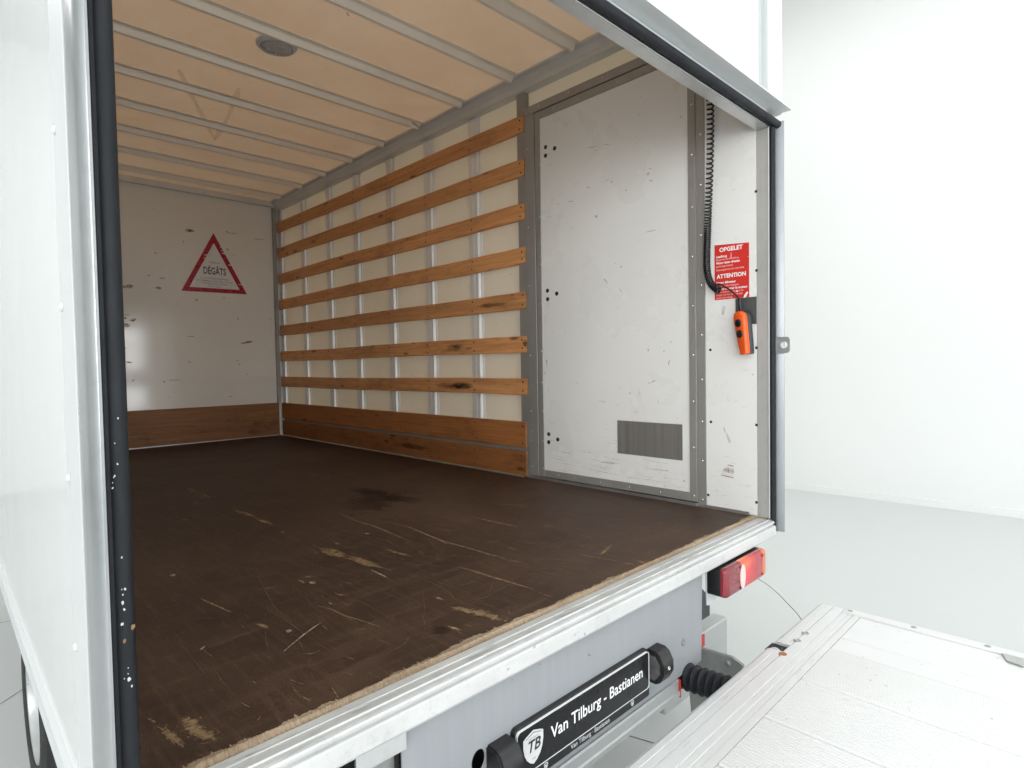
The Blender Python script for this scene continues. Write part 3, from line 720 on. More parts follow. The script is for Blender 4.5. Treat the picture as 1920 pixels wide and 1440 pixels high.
for f, a, b, wd in ((ze, (380, 648), (408, 650), .008), (ze, (158, 769), (190, 769), .005), (ze, (245, 752), (285, 748), .004), (ze, (92, 862), (150, 856), .003), (ze, (445, 866), (452, 848), .016), (ze, (500, 1295), (528, 1330), .006), (ze, (610, 1360), (632, 1400), .006),
                    (ze, (515, 603), (545, 592), .006), (ze, (550, 615), (565, 602), .012), (ze, (810, 560), (825, 546), .010), (ze, (820, 600), (848, 603), .006), (ze, (818, 517), (840, 517), .004), (ze, (800, 968), (870, 952), .005), (ze, (615, 1216), (635, 1210), .006),
                    (ze, (655, 668), (662, 672), .008), (ze, (290, 630), (318, 612), .004), (ze, (385, 370), (460, 355), .003), (ze, (500, 345), (550, 345), .003), (ze, (440, 384), (448, 386), .008), (ze, (1045, 140), (1050, 155), .008), (ze, (118, 492), (124, 488), .008), (ze, (580, 1185), (592, 1200), .004),
                    (zd, (95, 430), (96, 470), .010), (zd, (96, 470), (94, 492), .004), (zd, (75, 528), (88, 532), .008), (zd, (105, 645), (106, 665), .005), (zd, (300, 590), (316, 602), .005), (zd, (470, 727), (515, 736), .005), (zd, (195, 1087), (265, 1100), .007), (zd, (480, 1160), (580, 1172), .010),
                    (zd, (815, 355), (819, 375), .007), (zd, (960, 475), (968, 436), .006), (zd, (972, 318), (984, 300), .005), (zd, (925, 378), (933, 370), .006), (zd, (835, 598), (868, 578), .007), (zd, (812, 602), (835, 598), .004), (zd, (680, 671), (695, 672), .007), (zd, (755, 668), (758, 678), .006), (zd, (612, 633), (620, 634), .006),
                    (zd, (597, 62), (603, 64), .008), (zd, (1028, 45), (1032, 55), .008), (zd, (886, 715), (890, 750), .004), (zd, (800, 1208), (960, 1222), .004), (zd, (1068, 1290), (1076, 1300), .010), (zd, (925, 1332), (940, 1334), .005)):
    p, q = dpt(f, *a), dpt(f, *b); ribbon(bm, [p, (p*2+q)/3, (p+q*2)/3, q], wd*.8, WN, .0005, .4)
for _ in range(34):
    y, z = random.uniform(.3, 1.08), random.uniform(.06, 1.8) if random.random() < .5 else random.uniform(.06, .4)
    L = random.uniform(.003, .014); a = random.gauss(0, .6); ribbon(bm, [(.0038, y, z), (.0038, y-L*math.cos(a), z+L*math.sin(a))], random.uniform(.0012, .003), WN, .0005)
obj('scuff_marks', bm, 'scuff', dr, kind='stuff')
bm = BM()
for _ in range(55):
    y, z = random.uniform(.3, 1.08), .06+abs(random.gauss(0, .08)); L = random.uniform(.02, .14)
    if y-L < .285: continue
    ribbon(bm, [(.0038, y, z), (.0038, y-L*.5, z-L*.05), (.0038, y-L, z-L*.06)], random.uniform(.001, .003), WN, .0003)
obj('dirt_streaks', bm, 'scuff_pale', dr, kind='stuff')

# white pillar panel behind the rear frame
bm = BM(); bx(bm, .0005, .039, -.001, .2045, .003, H-.073); pp = obj('pillar_panel', bm, 'door_white', T)
bm = BM(); lathe(bm, basis((0, 0, 0), (0, -1, 0), (0, 0, 1)), [(.0055, 0), (.0055, .0005), (.003, .0008)], 10)
copies('screw', bm, 'screw', pp, [on(x, y, 'x', .0004) for x, y in ((1417.5, 359), (1418.5, 507), (1418.5, 652), (1418.5, 797), (1418.5, 942), (1332, 656), (1333, 791), (1328, 928))])
box('magnet_plate', 'magnet_steel', pp, -.0030, .0004, -.0005, .080, .731, .833)
bm = BM()
for a, b, wd in (((1355, 590), (1358, 573), .012), ((1357, 800), (1360, 812), .010), ((1362, 812), (1369, 830), .012), ((1410, 702), (1413, 703), .006)):
    p, q = on(*a, 'x', .0004), on(*b, 'x', .0004); ribbon(bm, [p, (p+q)/2, q], wd, WN, .0003, .5)
for _ in range(40):
    y, z = random.uniform(.01, .19), random.uniform(.03, 1.4) if random.random() < .5 else random.uniform(.02, .2); L = random.uniform(.004, .03)
    ribbon(bm, [(.0004, y, z), (.0004, max(.002, y-L), z)], random.uniform(.001, .002), WN, .0003)
obj('scuff_marks', bm, 'scuff_pale', pp, kind='stuff')

# red warning sticker
MS = basis((.0, .0965, .942), (0, -1, 0), (0, 0, 1))
bm = BM(); plate(bm, [(-.069, -.108), (.069, -.108), (.069, .098), (-.069, .108)], [], MS, .0008)
rs = obj('warning_sticker', bm, 'decal_red', T, label='red warning sticker headed OPGELET and ATTENTION')
MS2 = MS @ Matrix.Translation((0, 0, .0011))
bm = BM()
text(bm, 'OPGELET', MS2 @ Matrix.Translation((-.002, .085, 0)), .0225, .035, 1.0); text(bm, 'ATTENTION', MS2 @ Matrix.Translation((-.001, -.018, 0)), .0215, .035, .97)
for s, v in (('Laadbrug', .060), ('Motor laten draaien', .035), ('Hayon élévateur', -.042), ('Laissez tourner le moteur', -.067)):
    text(bm, s, MS2 @ Matrix.Translation((-.062, v, 0)), .0125, .03, .95, align='LEFT')
obj('heading_lettering', bm, 'ink_white', rs, kind='stuff')
bm = BM()
for s, v in (('Bij gebruik van de laadbrug', .048), ('(zoniet lege batterij)', .022), ('Depannagekosten ten uwen laste', .008), ("Lors d'utilisation fréquente", -.055), ('sinon la batterie risque de se dé-', -.079),
             ('charger. Les frais de dépannage', -.090), ('sont à votre charge', -.101)):
    text(bm, s, MS2 @ Matrix.Translation((-.063, v, 0)), .0100, .008, .84, align='LEFT')
obj('small_lettering', bm, 'ink_pale', rs, kind='stuff')
bm = BM(); p, q = on(1394, 561, 'x', -.0008), on(1402, 547, 'x', -.0008); ribbon(bm, [p, (p+q)/2, q], .008, WN, .0006); ribbon(bm, [on(1371, 473, 'x', -.0008), on(1371, 484, 'x', -.0008)], .002, WN, .0006); ribbon(bm, [on(1402, 481, 'x', -.0008), on(1404, 481, 'x', -.0008)], .002, WN, .0006); ribbon(bm, [on(1380, 546, 'x', -.0008), on(1384, 546, 'x', -.0008)], .008, WN, .0006)
obj('peeled_spots', bm, 'ink_white', rs, kind='stuff')
# torn remains of a small label
pl = [on(*q, 'x', .0) for q in ((1352, 891), (1356, 880), (1364, 871), (1376, 873), (1376, 896))]
bm = BM(); plate(bm, [(-p.y, p.z) for p in pl], [], basis((0, 0, 0), (0, -1, 0), (0, 0, 1)), .0006); tl = obj('torn_label', bm, 'paper', T, label='torn white label with red lines and grey bars')
bm = BM()
for a, b in (((1352, 890.5), (1376, 896)), ((1364.5, 871.5), (1376, 874))):
    p, q = on(*a, 'x', -.0007), on(*b, 'x', -.0007); ribbon(bm, [p, (p+q)/2, q], .003, WN, .0004, .1)
obj('red_lines', bm, 'tri_red', tl, kind='stuff')
bm = BM()
for x, ya, yb, wd in ((1359, 878, 883, .003), (1361.5, 877, 885, .004), (1364.5, 877, 886, .003), (1366.5, 877, 887, .004), (1369, 879, 887, .003), (1371.5, 878, 888, .002), (1374.5, 879, 888, .004), (1357.5, 881, 884, .003)):
    p, q = on(x, ya, 'x', -.0007), on(x, yb, 'x', -.0007); ribbon(bm, [p, (p+q)/2, q], wd, WN, .0004, .1)
obj('grey_bars', bm, 'ink_grey', tl)

# rear frame: reveals, seals, corner posts
bm = BM(); bx(bm, .0, .030, -.045, -.0018, .0, 1.45, bev=.0015); rr = obj('frame_reveal', bm, 'reveal', T)
box('inner_lip', 'rail_white', rr, -.0035, .002, -.0475, -.0452, .0, 1.449)
bm = BM(); bx(bm, XL-.03, XL, -.045, -.001, .0, 1.45, bev=.0015); obj('frame_reveal', bm, 'alu_z', T)
bm = BM(); bx(bm, XL, .0, -.045, -.0015, 1.4505, 1.53, bev=.002); obj('frame_head', bm, 'alu_x', T)
bm = BM(); bx(bm, XL, -.002, -.0445, -.002, 1.4485, 1.4502); hd = obj('head_strip', bm, 'alu_x', T)

def seal(pa, pb, ax, cu, cv, ru, rv):
    b = BM(); prof = [(cu+ru*math.cos(a)*(1 if math.cos(a) < 0 else .9), cv+rv*math.sin(a)) for a in [2*math.pi*i/18 for i in range(18)]]
    prism(b, prof, ax, pa, pb); return b
obj('rubber_seal', seal(-.056, 1.448, 'z', .0205, -.0525, .0155, .0088), 'rubber', T, smooth=True)
bm = seal(-.056, 1.448, 'z', XL-.0145, -.062, .0145, .016)
bx(bm, XL-.0315, XL-.012, -.062, -.0455, -.05, 1.447)
bx(bm, XL-.0305, XL-.0225, -.0745, -.06, -.05, 1.447, bev=.002)
sl = obj('rubber_seal', bm, 'rubber', T, smooth=True, label='thick black rubber seal with white paint specks')
bm = seal(XL-.02, .045, 'x', -.0605, 1.4645, .0150, .0150); obj('rubber_seal', bm, 'rubber', T, smooth=True)
bm = BM()
for q, s in (((228, 1045), 3), ((228, 1105), 2), ((234, 1104), 4), ((230, 1115), 3), ((230, 1130), 5), ((233, 1143), 4), ((229, 1170), 5), ((221, 784), 3), ((215, 831), 2), ((242, 1273), 6), ((247, 1286), 4), ((233, 1272), 2), ((220, 870), 3), ((211, 905), 2), ((211, 915), 3), ((213, 895), 2), ((240, 1263), 2), ((215, 892), 3), ((240, 1252), 2)):
    p = on(*q, 'y', -.0780); blob(bm, p, (.00027*s, 0, 0), (0, 0, .0004*s), (0, -1, 0), .0004, 9, .3)
obj('paint_specks', bm, 'white_bit', sl, kind='stuff')
bm = BM()
for q, s in (((249, 1175), 6), ((233, 1201), 4)):
    p = on(*q, 'y', -.0775); blob(bm, p, (.00036*s, 0, 0), (0, 0, .0006*s), (0, -1, 0), .0004, 9, .3)
obj('rust_specks', bm, 'dried_mud', sl, kind='stuff')

def corner(pts, zb, zt):
    b = BM(); prism(b, pts, 'z', zb, zt); return b
prR = [(.0365, -.0205), (.0365, -.051), (.0430, -.068), (.0465, -.0800), (.0485, -.0832), (.0515, -.0828), (.0545, -.078), (.0555, -.065), (.0555, -.0205)]
bm = corner(prR, 0.0, 1.475)
# its foot is cut round
bmesh.ops.recalc_face_normals(bm, faces=bm.faces)
vv = [v for v in bm.verts if v.co.z < .001]
for v in vv: v.co.z = -.055 + max(0, (-.055-v.co.y))*.0 + (.03 if v.co.y < -.085 else 0)
cr = obj('corner_post', bm, 'post_paint', T, smooth=True)
prL = [(XL-.031, -.0185), (XL-.031, -.085), (XL-.0325, -.0905), (XL-.036, -.0925), (XL-.039, -.090), (XL-.0425, -.083), (XL-.0450, -.072), (XL-.0458, -.06), (XL-.0458, -.0185)]
bm = corner(prL, -.06, 2.12); obj('corner_post', bm, 'alu_z', T, smooth=True)
# eye tab on the right corner post
p = on(1467, 647, 'x', .045); MTb = basis((.0285, -.060, p.z), (0, -1, 0), (0, 0, 1))
ey = [(-.002, -.030), (.040, -.030), (.048, -.027), (.051, -.020), (.051, .020), (.048, .027), (.040, .030), (-.002, .030)]
bm = BM(); plate(bm, ey, [ring2(.0300, 0, .0135, 18)], MTb, .004); obj('eye_tab', bm, 'dull_steel', T)

# header over the opening
bm = BM(); bx(bm, XL-.0448, -.1045, -.055, -.010, 1.5305, H+.08); hp = obj('header_panel', bm, 'white_paint', T)
bm = BM(); prism(bm, [(-.104, -.056), (-.096, -.0605), (-.075, -.0605), (-.074, -.058), (-.066, -.058), (-.065, -.0605), (-.040, -.0605), (-.036, -.056), (-.036, -.02), (-.104, -.02)], 'z', 1.5305, H+.08); obj('trim_strip', bm, 'trim_grey', hp)
bm = BM(); prism(bm, [(-.0355, -.02), (-.0355, -.057), (-.022, -.0575), (-.0205, -.054), (-.018, -.054), (-.0165, -.0600), (.020, -.0750), (.040, -.080), (.050, -.074), (.0555, -.06), (.0555, -.02)], 'z', 1.5005, H+.08)
obj('corner_cover', bm, 'white_paint', hp)
bm = BM(); bx(bm, XL-.02, -.036, -.0555, -.010, 1.476, 1.4975); obj('header_rail', bm, 'rail_white', hp)
bm = BM(); prism(bm, [(-.020, 1.4985), (-.1155, 1.4985), (-.1165, 1.4995), (-.1165, 1.5030), (-.0565, 1.5035), (-.0565, 1.530), (-.0215, 1.530)], 'x', XL-.046, .036)
obj('drip_edge', bm, 'lip_grey', hp)

# sill
pr = [(.0035, -.0085), (-.001, -.006), (-.020, -.006), (-.0215, -.0045), (-.0235, -.006), (-.040, -.006), (-.042, -.0035), (-.047, -.0035), (-.049, -.006), (-.058, -.0065), (-.0635, -.008), (-.066, -.0115), (-.0655, -.0145),
      (-.060, -.0155), (-.060, -.0215), (-.0675, -.0225), (-.071, -.026), (-.0715, -.056), (-.069, -.061), (-.062, -.063), (-.030, -.063), (-.030, -.030), (.0035, -.030)]
bm = BM(); prism(bm, pr, 'x', XL-.02, -.003); si = obj('rear_sill', bm, 'sill_alu', T)
bm = BM()
for a, b in (((875, 1235), (925, 1212)), ((1050, 1155), (1080, 1142)), ((1180, 1097), (1203, 1086)), ((660, 1335), (693, 1318)), ((1293, 1046), (1300, 1040))):
    p, q = on(*a, 'z', -.0030), on(*b, 'z', -.0030); ribbon(bm, [p, (p*2+q)/3, (p+q*2)/3, q], .008, Z, .0005, .4)
for _ in range(70):
    x, y = random.uniform(XL, -.02), random.uniform(-.064, -.01); L = random.uniform(.01, .05); ribbon(bm, [(x, y, -.0033), (x+L, y+random.gauss(0, .003), -.0033)], random.uniform(.001, .004), Z, .0006, .5)
obj('bright_wear', bm, 'white_bit', si, kind='stuff')
bm = BM()
for q in ((1002, 1213), (1078, 1190), (952, 1255), (1096, 1189), (1270, 1072)):
    p = on(*q, 'y', -.0716); blob(bm, p, (.0035, 0, 0), (0, 0, .0025), (0, -1, 0), .0004, 9)
obj('dirt_spots', bm, 'scuff', si, kind='stuff')

# silver skirt panel with lamps and number plate
SY = -.040
bm = BM()
plate(bm, [(-1.632, -.355), (-.515, -.355), (-.505, -.062), (-1.632, -.062)], [ring2(-1.448, -.222, .019, 20, .024)], basis((0, SY+.004, 0), (1, 0, 0), (0, 0, 1)), .004)
sk = obj('skirt_panel', bm, 'skirt_silver', T)
bm = BM(); lathe(bm, basis((-.626, SY, -.257), (1, 0, 0), (0, 0, 1)), [(.011, 0), (.011, .002), (.006, .0032), (.005, .0015), (.001, .001)], 14); obj('bolt', bm, 'dull_steel', sk, smooth=True)
bm = BM()
for q, s in (((1013, 1245), 2), ((1104, 1228), 3), ((1106, 1229), 2), ((960, 1275), 2), ((1222, 1190), 2)):
    p = on(*q, 'y', SY); blob(bm, p, (.001*s, 0, 0), (0, 0, .001*s), (0, -1, 0), .0004, 8)
obj('dirt_spots', bm, 'scuff', sk, kind='stuff')
# number plate and holder (tilted a little, as mounted)
def rrect(x0, x1, z0_, z1_, r, n=5):
    out = []
    for cx_, cz_, a0 in ((x1-r, z1_-r, 0), (x0+r, z1_-r, 90), (x0+r, z0_+r, 180), (x1-r, z0_+r, 270)):
        out += [(cx_+r*math.cos(R(a0+90*i/n)), cz_+r*math.sin(R(a0+90*i/n))) for i in range(n+1)]
    return out
MP = basis((0, SY-.0005, 0), (1, 0, 0), (0, 0, 1))
bm = BM(); plate(bm, rrect(-1.357, -.838, -.328, -.196, .012), [], MP, .012)
ph_ = obj('number_plate', bm, 'black', T, label='black number plate lettered Van Tilburg - Bastianen')
MP2 = MP @ Matrix.Translation((0, 0, .0122))
bm = BM(); plate(bm, rrect(-1.352, -.843, -.303, -.2035, .010), [], MP2, .0045); obj('plate_face', bm, 'blackgloss', ph_)
bm = BM(); plate(bm, rrect(-1.3540, -.8410, -.3045, -.2015, .0115), [rrect(-1.3530, -.8420, -.3037, -.2026, .0107)], MP2, .0058); obj('bright_edge', bm, 'ink_white', ph_)
bm = BM(); plate(bm, rrect(-1.357, -.838, -.328, -.3055, .006), [], MP2, .003); obj('holder_strip', bm, 'black', ph_)
MP3 = MP2 @ Matrix.Translation((0, 0, .0050))
bm = BM(); text(bm, 'Van Tilburg - Bastianen', MP3 @ Matrix.Translation((-1.058, -.250, 0)), .0415, .012, .96); obj('lettering', bm, 'ink_white', ph_)
bm = BM(); text(bm, 'Van Tilburg · Bastianen', MP2 @ Matrix.Translation((-1.098, -.3165, .0034)), .0165, .006, 1.0); obj('strip_lettering', bm, 'silver_print', ph_)
def shield(cx_, cz_, s):
    return [(cx_+u*s, cz_+v*s) for u, v in ((-.42, .34), (-.3, .40), (-.12, .46), (0, .5), (.12, .46), (.3, .40), (.42, .34), (.42, .1), (.37, -.12), (.28, -.29), (.15, -.42), (0, -.5), (-.15, -.42), (-.28, -.29), (-.37, -.12), (-.42, .1))]
bm = BM(); plate(bm, shield(-1.3035, -.2525, .076), [], MP3, .0004); obj('shield_emblem', bm, 'silver_print', ph_)
for q in (-1.262, -.92):
    bm = BM(); plate(bm, shield(q, -.3165, .0155), [shield(q, -.3165, .011)], MP2 @ Matrix.Translation((0, 0, .0031)), .0004); plate(bm, [(q-.0025, -.320), (q+.0025, -.320), (q+.0025, -.3145), (q-.0025, -.3145)], [], MP2 @ Matrix.Translation((0, 0, .0031)), .0004)
    obj('small_shield', bm, 'silver_print', ph_, kind='stuff')
bm = BM(); text(bm, 'TB', MP3 @ Matrix.Translation((-1.3035, -.250, .0008)), .036, .02, 1.0, .22); obj('emblem_letters', bm, 'ink_black', ph_)
bm = BM(); plate(bm, [(-1.329, -.2265), (-1.3035, -.2185), (-1.278, -.2265), (-1.279, -.2285), (-1.3035, -.221), (-1.328, -.2285)], [], MP3 @ Matrix.Translation((0, 0, .0005)), .0003)
text(bm, 'VAN TILBURG', MP3 @ Matrix.Translation((-1.3035, -.2315, .0008)), .0052, 0, 1.0); text(bm, '1958', MP3 @ Matrix.Translation((-1.3035, -.279, .0008)), .006, 0, 1.0)
obj('emblem_detail', bm, 'ink_grey', ph_, kind='stuff')
# plate lamps
def plate_lamp(xa, xb, z0_, z1_, side):
    zc = (z0_+z1_)/2; hz = (z1_-z0_)/2
    prof = [(SY-.0005, z1_), (SY-.026, z1_), (SY-.040, z1_-.008), (SY-.053, zc+.014), (SY-.053, zc-.014), (SY-.040, z0_+.008), (SY-.026, z0_), (SY-.0005, z0_)]
    b = BM(); prism(b, prof, 'x', xa, xb); bmesh.ops.bevel(b, geom=[e for e in b.edges if abs((e.verts[0].co-e.verts[1].co).x) < 1e-5 and min(v.co.y for v in e.verts) < SY-.01], offset=.004, segments=2, affect='EDGES')
    o = obj('plate_lamp', b, 'black', T, smooth=True)
    xl = xa-.0012 if side < 0 else xb+.0012
    b = BM(); ins = [(SY-.010, z1_-.012), (SY-.027, z1_-.012), (SY-.043, zc+.012), (SY-.043, zc-.012), (SY-.027, z0_+.012), (SY-.010, z0_+.012)]
    prism(b, ins, 'x', xl-.0015, xl+.0015); obj('lens', b, 'grey_lens', o)
    b = BM(); lathe(b, basis(((xa+xb)/2, SY-.0535, zc), (1, 0, 0), (0, 0, 1)), [(.006, 0), (.0055, .0008), (.003, -.001)], 10); obj('screw', b, 'rivet', o, smooth=True)
    return o
plate_lamp(-.826, -.768, -.300, -.208, -1)
plate_lamp(-1.427, -1.366, -.292, -.200, 1)

# tail lamp on its bracket
bm = BM(); plate(bm, [(-.470, -.062), (-.13, -.062), (-.13, -.16), (-.345, -.183), (-.440, -.200), (-.462, -.196)], [], basis((0, -.030, 0), (1, 0, 0), (0, 0, 1)), .003)
obj('lamp_bracket', bm, 'rail_white', T)
tx0, tx1, tz0, tz1, ty = -.462, -.152, -.160, -.068, -.034
bm = BM(); plate(bm, rrect(tx0, tx1, tz0, tz1, .012), [], basis((0, ty, 0), (1, 0, 0), (0, 0, 1)), .045); tlmp = obj('tail_lamp', bm, 'black', T, label='red rear lamp cluster with one segment lit')
def lens(name, xa, xb, mat, y0_, y1_, *_, **kw):
    """one slice of the lamp's rounded lens, lofted along x"""
    b = BM(); zc, hz, dp, r = (tz0+tz1)/2, (tz1-tz0)/2+.002, y0_-y1_, .022; rows = []
    for i in range(17):
        x = xa+(xb-xa)*i/16; d = max(.0015, min(x-(tx0-.002), tx1+.002-x))
        e = 1 if d >= r else math.sqrt(1-((r-d)/r)**2)
        h, q = hz-.012*(1-e), dp*(.15+.85*e); rc = min(.013, q*.8)
        sec = [(y0_, h)]+[(y0_-q+rc-rc*math.sin(R(t)), h-rc+rc*math.cos(R(t))) for t in range(0, 91, 15)]
        sec = sec+[(y, -z) for y, z in sec[::-1]]
        rows.append([b.verts.new((x, y, zc+z)) for y, z in sec])
    n_ = len(rows[0])
    for A_, B_ in zip(rows, rows[1:]):
        for i in range(n_): b.faces.new((A_[i], A_[(i+1) % n_], B_[(i+1) % n_], B_[i]))
    b.faces.new(rows[0][::-1]); b.faces.new(rows[-1])
    return obj(name, b, mat, tlmp, smooth=True, **kw)
yb, yf = ty-.0452, ty-.066
lens('fog_lens', tx0-.002, -.354, 'dark_red_lens', yb, yf, 1); lens('lit_lens', -.3535, -.243, 'lit_lens', yb, yf); lens('brake_lens', -.2425, -.193, 'red_lens', yb, yf); lens('indicator_lens', -.1925, tx1+.002, 'amber_lens', yb, yf, 0, 1)
bm = BM(); ML2 = basis((-.350, yf-.0005, (tz0+tz1)/2), (1, 0, 0), (0, 0, 1)); plate(bm, ring2(0, 0, .019, 24, .040), [], ML2, .002); obj('reverse_lens', bm, 'pale_lens', tlmp)
bm = BM()
for x, z in ((-.366, tz1-.012), (-.366, tz0+.012), (-.196, tz1-.014), (-.196, tz0+.014)): lathe(bm, basis((x, yf-.0006, z), (1, 0, 0), (0, 0, 1)), [(.0045, 0), (.0045, .001), (.002, .0016)], 10)
obj('lens_screws', bm, 'screw', tlmp)

# underbody
bm = BM(); bx(bm, XL-.02, -.005, -.028, D, -.062, -.0305); obj('floor_bearer', bm, 'dark', T)
for x in (-1.5, -.62):
    box('chassis_rail', 'dark', T, x-.04, x+.04, .12, D, -.30, -.063)
for y in (.35, 1.1, 1.9, 2.7, 3.5): box('cross_member', 'dark', T, XL+.05, -.08, y-.03, y+.03, -.12, -.0625)
box('cross_member', 'dark', T, -2.03, -1.66, .03, .09, -.30, -.0625)
bm = BM(); prism(bm, [(-.058, -.0635), (-.058, -.100), (-.020, -.118), (.012, -.118), (.012, -.112), (-.018, -.112), (-.052, -.097), (-.052, -.0635)], 'x', -1.735, -1.634); obj('rail_end', bm, 'alu_x', T)
box('support_plate', 'dull_steel', T, -1.70, -1.634, -.016, -.010, -.40, -.1185)
box('hole_shade_backing', 'dark', T, -1.60, -.53, .02, .026, -.34, -.0635)  # added dark sheet that gives the skirt hole its shade
bm = BM(); prism(bm, [(SY-.004, -.3565), (SY-.006, -.362), (SY-.006, -.388), (SY-.010, -.392), (SY-.010, -.404), (SY-.004, -.408), (SY+.05, -.408), (SY+.05, -.3565)], 'x', -1.63, -.664)
ub = obj('underrun_beam', bm, 'beam_grey', T); box('end_cap', 'decal_red', ub, -.6635, -.660, SY-.011, SY+.05, -.409, -.356)
# light grey beam end and red reflector further right
bm = BM(); bx(bm, -.50, -.045, .10, .16, -.60, -.404, bev=.004); gb = obj('guard_beam', bm, 'beam_grey', T)
q = on(1318, 1197, 'y', .095); box('red_reflector', 'decal_red', gb, q.x-.03, q.x+.012, .094, .0995, q.z-.03, q.z+.012)
# mud flap strip behind
a = on(1318, 1106, 'y', .30); b = on(1328, 1190, 'y', .30)
bm = BM(); plate(bm, [(a.x-.15, a.z+.02), (a.x-.02, a.z+.012), (a.x+.006, a.z-.01), (b.x-.006, a.z-.045), (b.x, a.z-.09), (b.x, b.z-.15), (a.x-.15, b.z-.15)], [], basis((0, .30, 0), (1, 0, 0), (0, 0, 1)), .008); obj('mud_flap', bm, 'grey_plastic', T)

# lift arm, ram with bellows
ar = [on(*q, 'x', -.45) for q in ((1290, 1222), (1316, 1213), (1375, 1230), (1395, 1245), (1400, 1330), (1300, 1345))]
bm = BM(); plate(bm, [(-p.y, p.z) for p in ar][::-1], [], basis((-.45, 0, 0), (0, -1, 0), (0, 0, 1)), .012); la = obj('lift_arm', bm, 'dull_steel', T)
p = on(1366, 1243, 'x', -.462); bm = BM(); lathe(bm, basis(p, (0, -1, 0), (0, 0, 1)), [(.010, -.002), (.010, .006), (.004, .010)], 10); obj('pivot_bolt', bm, 'dull_steel', la, smooth=True)
A = Vector((-.60, .16, -.385)); Bp = Vector((-.60, -.20, -.365)); ax = (Bp-A).normalized(); L = (Bp-A).length
prof = [(.030, 0)]
n = 15
for i in range(n):
    t = L*(i+.2)/n; prof += [(.034, t), (.040, t+L*.2/n), (.0415, t+L*.35/n), (.040, t+L*.5/n), (.034, t+L*.7/n)]
prof += [(.03, L)]
sd = Vector((1, 0, 0)); bm = BM(); lathe(bm, basis(A, sd, ax.cross(sd)), prof, 22); obj('ram_bellows', bm, 'rubber', T, smooth=True)
tube_pts = [on(1412, 1080, 'x', -.2)]
# thin grey cable under the lamp
c0 = Vector((-.19, -.02, -.16)); bm = BM()
cab = [Vector((-.20, .0, -.13)), on(1420, 1084, 'y', -.02), on(1440, 1097, 'y', -.03), on(1460, 1114, 'y', -.05), on(1480, 1135, 'y', -.07), on(1498, 1155, 'y', -.10), on(1512, 1180, 'y', -.13)]
tube(bm, smooth_path(cab, 5), .0016, 6); obj('lamp_cable', bm, 'cable', T, smooth=True)

# wheel on the left
WC = Vector((-2.012, 1.80, GZ+.335)); MWh = basis(WC, (0, -1, 0), (0, 0, 1))
bm = BM(); lathe(bm, MWh, [(.20, -.20), (.30, -.20), (.325, -.185), (.335, -.15), (.335, -.04), (.325, -.012), (.29, .0), (.225, -.004), (.20, -.02)], 48, False); wh = obj('wheel', bm, 'tyre', T, smooth=True)
bm = BM(); lathe(bm, MWh, [(.21, -.02), (.205, -.006), (.19, -.008), (.17, -.05), (.12, -.085), (.08, -.06), (.05, -.055), (.001, -.05)], 40, False); obj('rim', bm, 'rim', wh, smooth=True)
bm = BM(); lathe(bm, MWh @ Matrix.Translation((0, 0, -.086)), [(.009, 0), (.009, .03), (.004, .034)], 8)
for k in range(1, 6): lathe(bm, MWh @ Matrix.Rotation(k*math.pi/3, 4, 'Z') @ Matrix.Translation((.095, 0, -.075)), [(.011, 0), (.011, .03), (.005, .034)], 8)
obj('wheel_nuts', bm, 'rivet', wh)

# ------------------------------------------------------------------ tail-lift platform
PZ = -.300
xr = .072; xl_ = -2.08; yH = -.193; yI = -.342; yE = -1.95
def hinge_prof():
    return [(yH+.004, PZ-.030), (yH, PZ-.016), (yH-.004, PZ-.006), (yH-.014, PZ-.001), (yH-.030, PZ), (yH-.031, PZ-.0022), (yH-.034, PZ-.0022), (yH-.035, PZ), (yH-.052, PZ), (yH-.053, PZ-.0025), (yH-.056, PZ-.0025), (yH-.057, PZ+.0012),
            (yH-.088, PZ+.0012), (yH-.089, PZ-.003), (yH-.093, PZ-.003), (yH-.094, PZ), (yH-.108, PZ), (yH-.109, PZ-.002), (yH-.112, PZ-.002), (yH-.113, PZ), (yH-.124, PZ), (yH-.1245, PZ-.002), (yH-.128, PZ-.002), (yH-.129, PZ+.001), (yI+.001, PZ+.001), (yI+.001, PZ-.045), (yH+.004, PZ-.045)]
bm = BM(); hpf = hinge_prof()
slot = (-.392, -.336)
prism(bm, hpf, 'x', xl_, slot[0]); prism(bm, hpf, 'x', slot[1], xr)
cut = [(y, z) for y, z in hpf if y <= yH-.05 or z < PZ-.04]; prism(bm, [(yH-.052, PZ)]+[q for q in hpf if q[0] < yH-.0525 and q[1] > PZ-.044]+[(yI+.001, PZ-.045), (yH-.052, PZ-.045)], 'x', slot[0]+.0002, slot[1]-.0002)
pf = obj('lift_platform', bm, 'hinge_alu', T, label='flat ribbed aluminium tail-lift platform, lowered behind the truck')
bm = BM(); bx(bm, slot[0]+.0005, slot[1]-.0005, yH-.0515, yH+.003, PZ-.045, PZ-.010); obj('slot_shade_block', bm, 'dark', pf)  # dark block sunk in the slot, its colour standing in for shade
bm = BM(); lathe(bm, basis(((slot[0]+slot[1])/2-.008, yH-.022, PZ-.024), (0, -1, 0), (0, 0, 1)), [(.017, -.004), (.020, 0), (.017, .004)], 20); obj('hinge_roller', bm, 'paper', pf, smooth=True)
bm = BM(); lathe(bm, basis((0, 0, 0), (1, 0, 0), (0, 1, 0)), [(.0115, 0), (.0115, .0008), (.008, .0014), (.0075, .0004), (.0035, .0003)], 18)
cs = copies('countersunk_screw', bm, 'alu_z', pf, [Vector(on(*q, 'z', PZ+.0013)) for q in ((1510, 1187), (1495, 1201), (1468, 1226))])
cs[2].data = cs[2].data.copy(); cs[2].data.materials[0] = M['rust']; cs[2]['label'] = 'rusty screw'
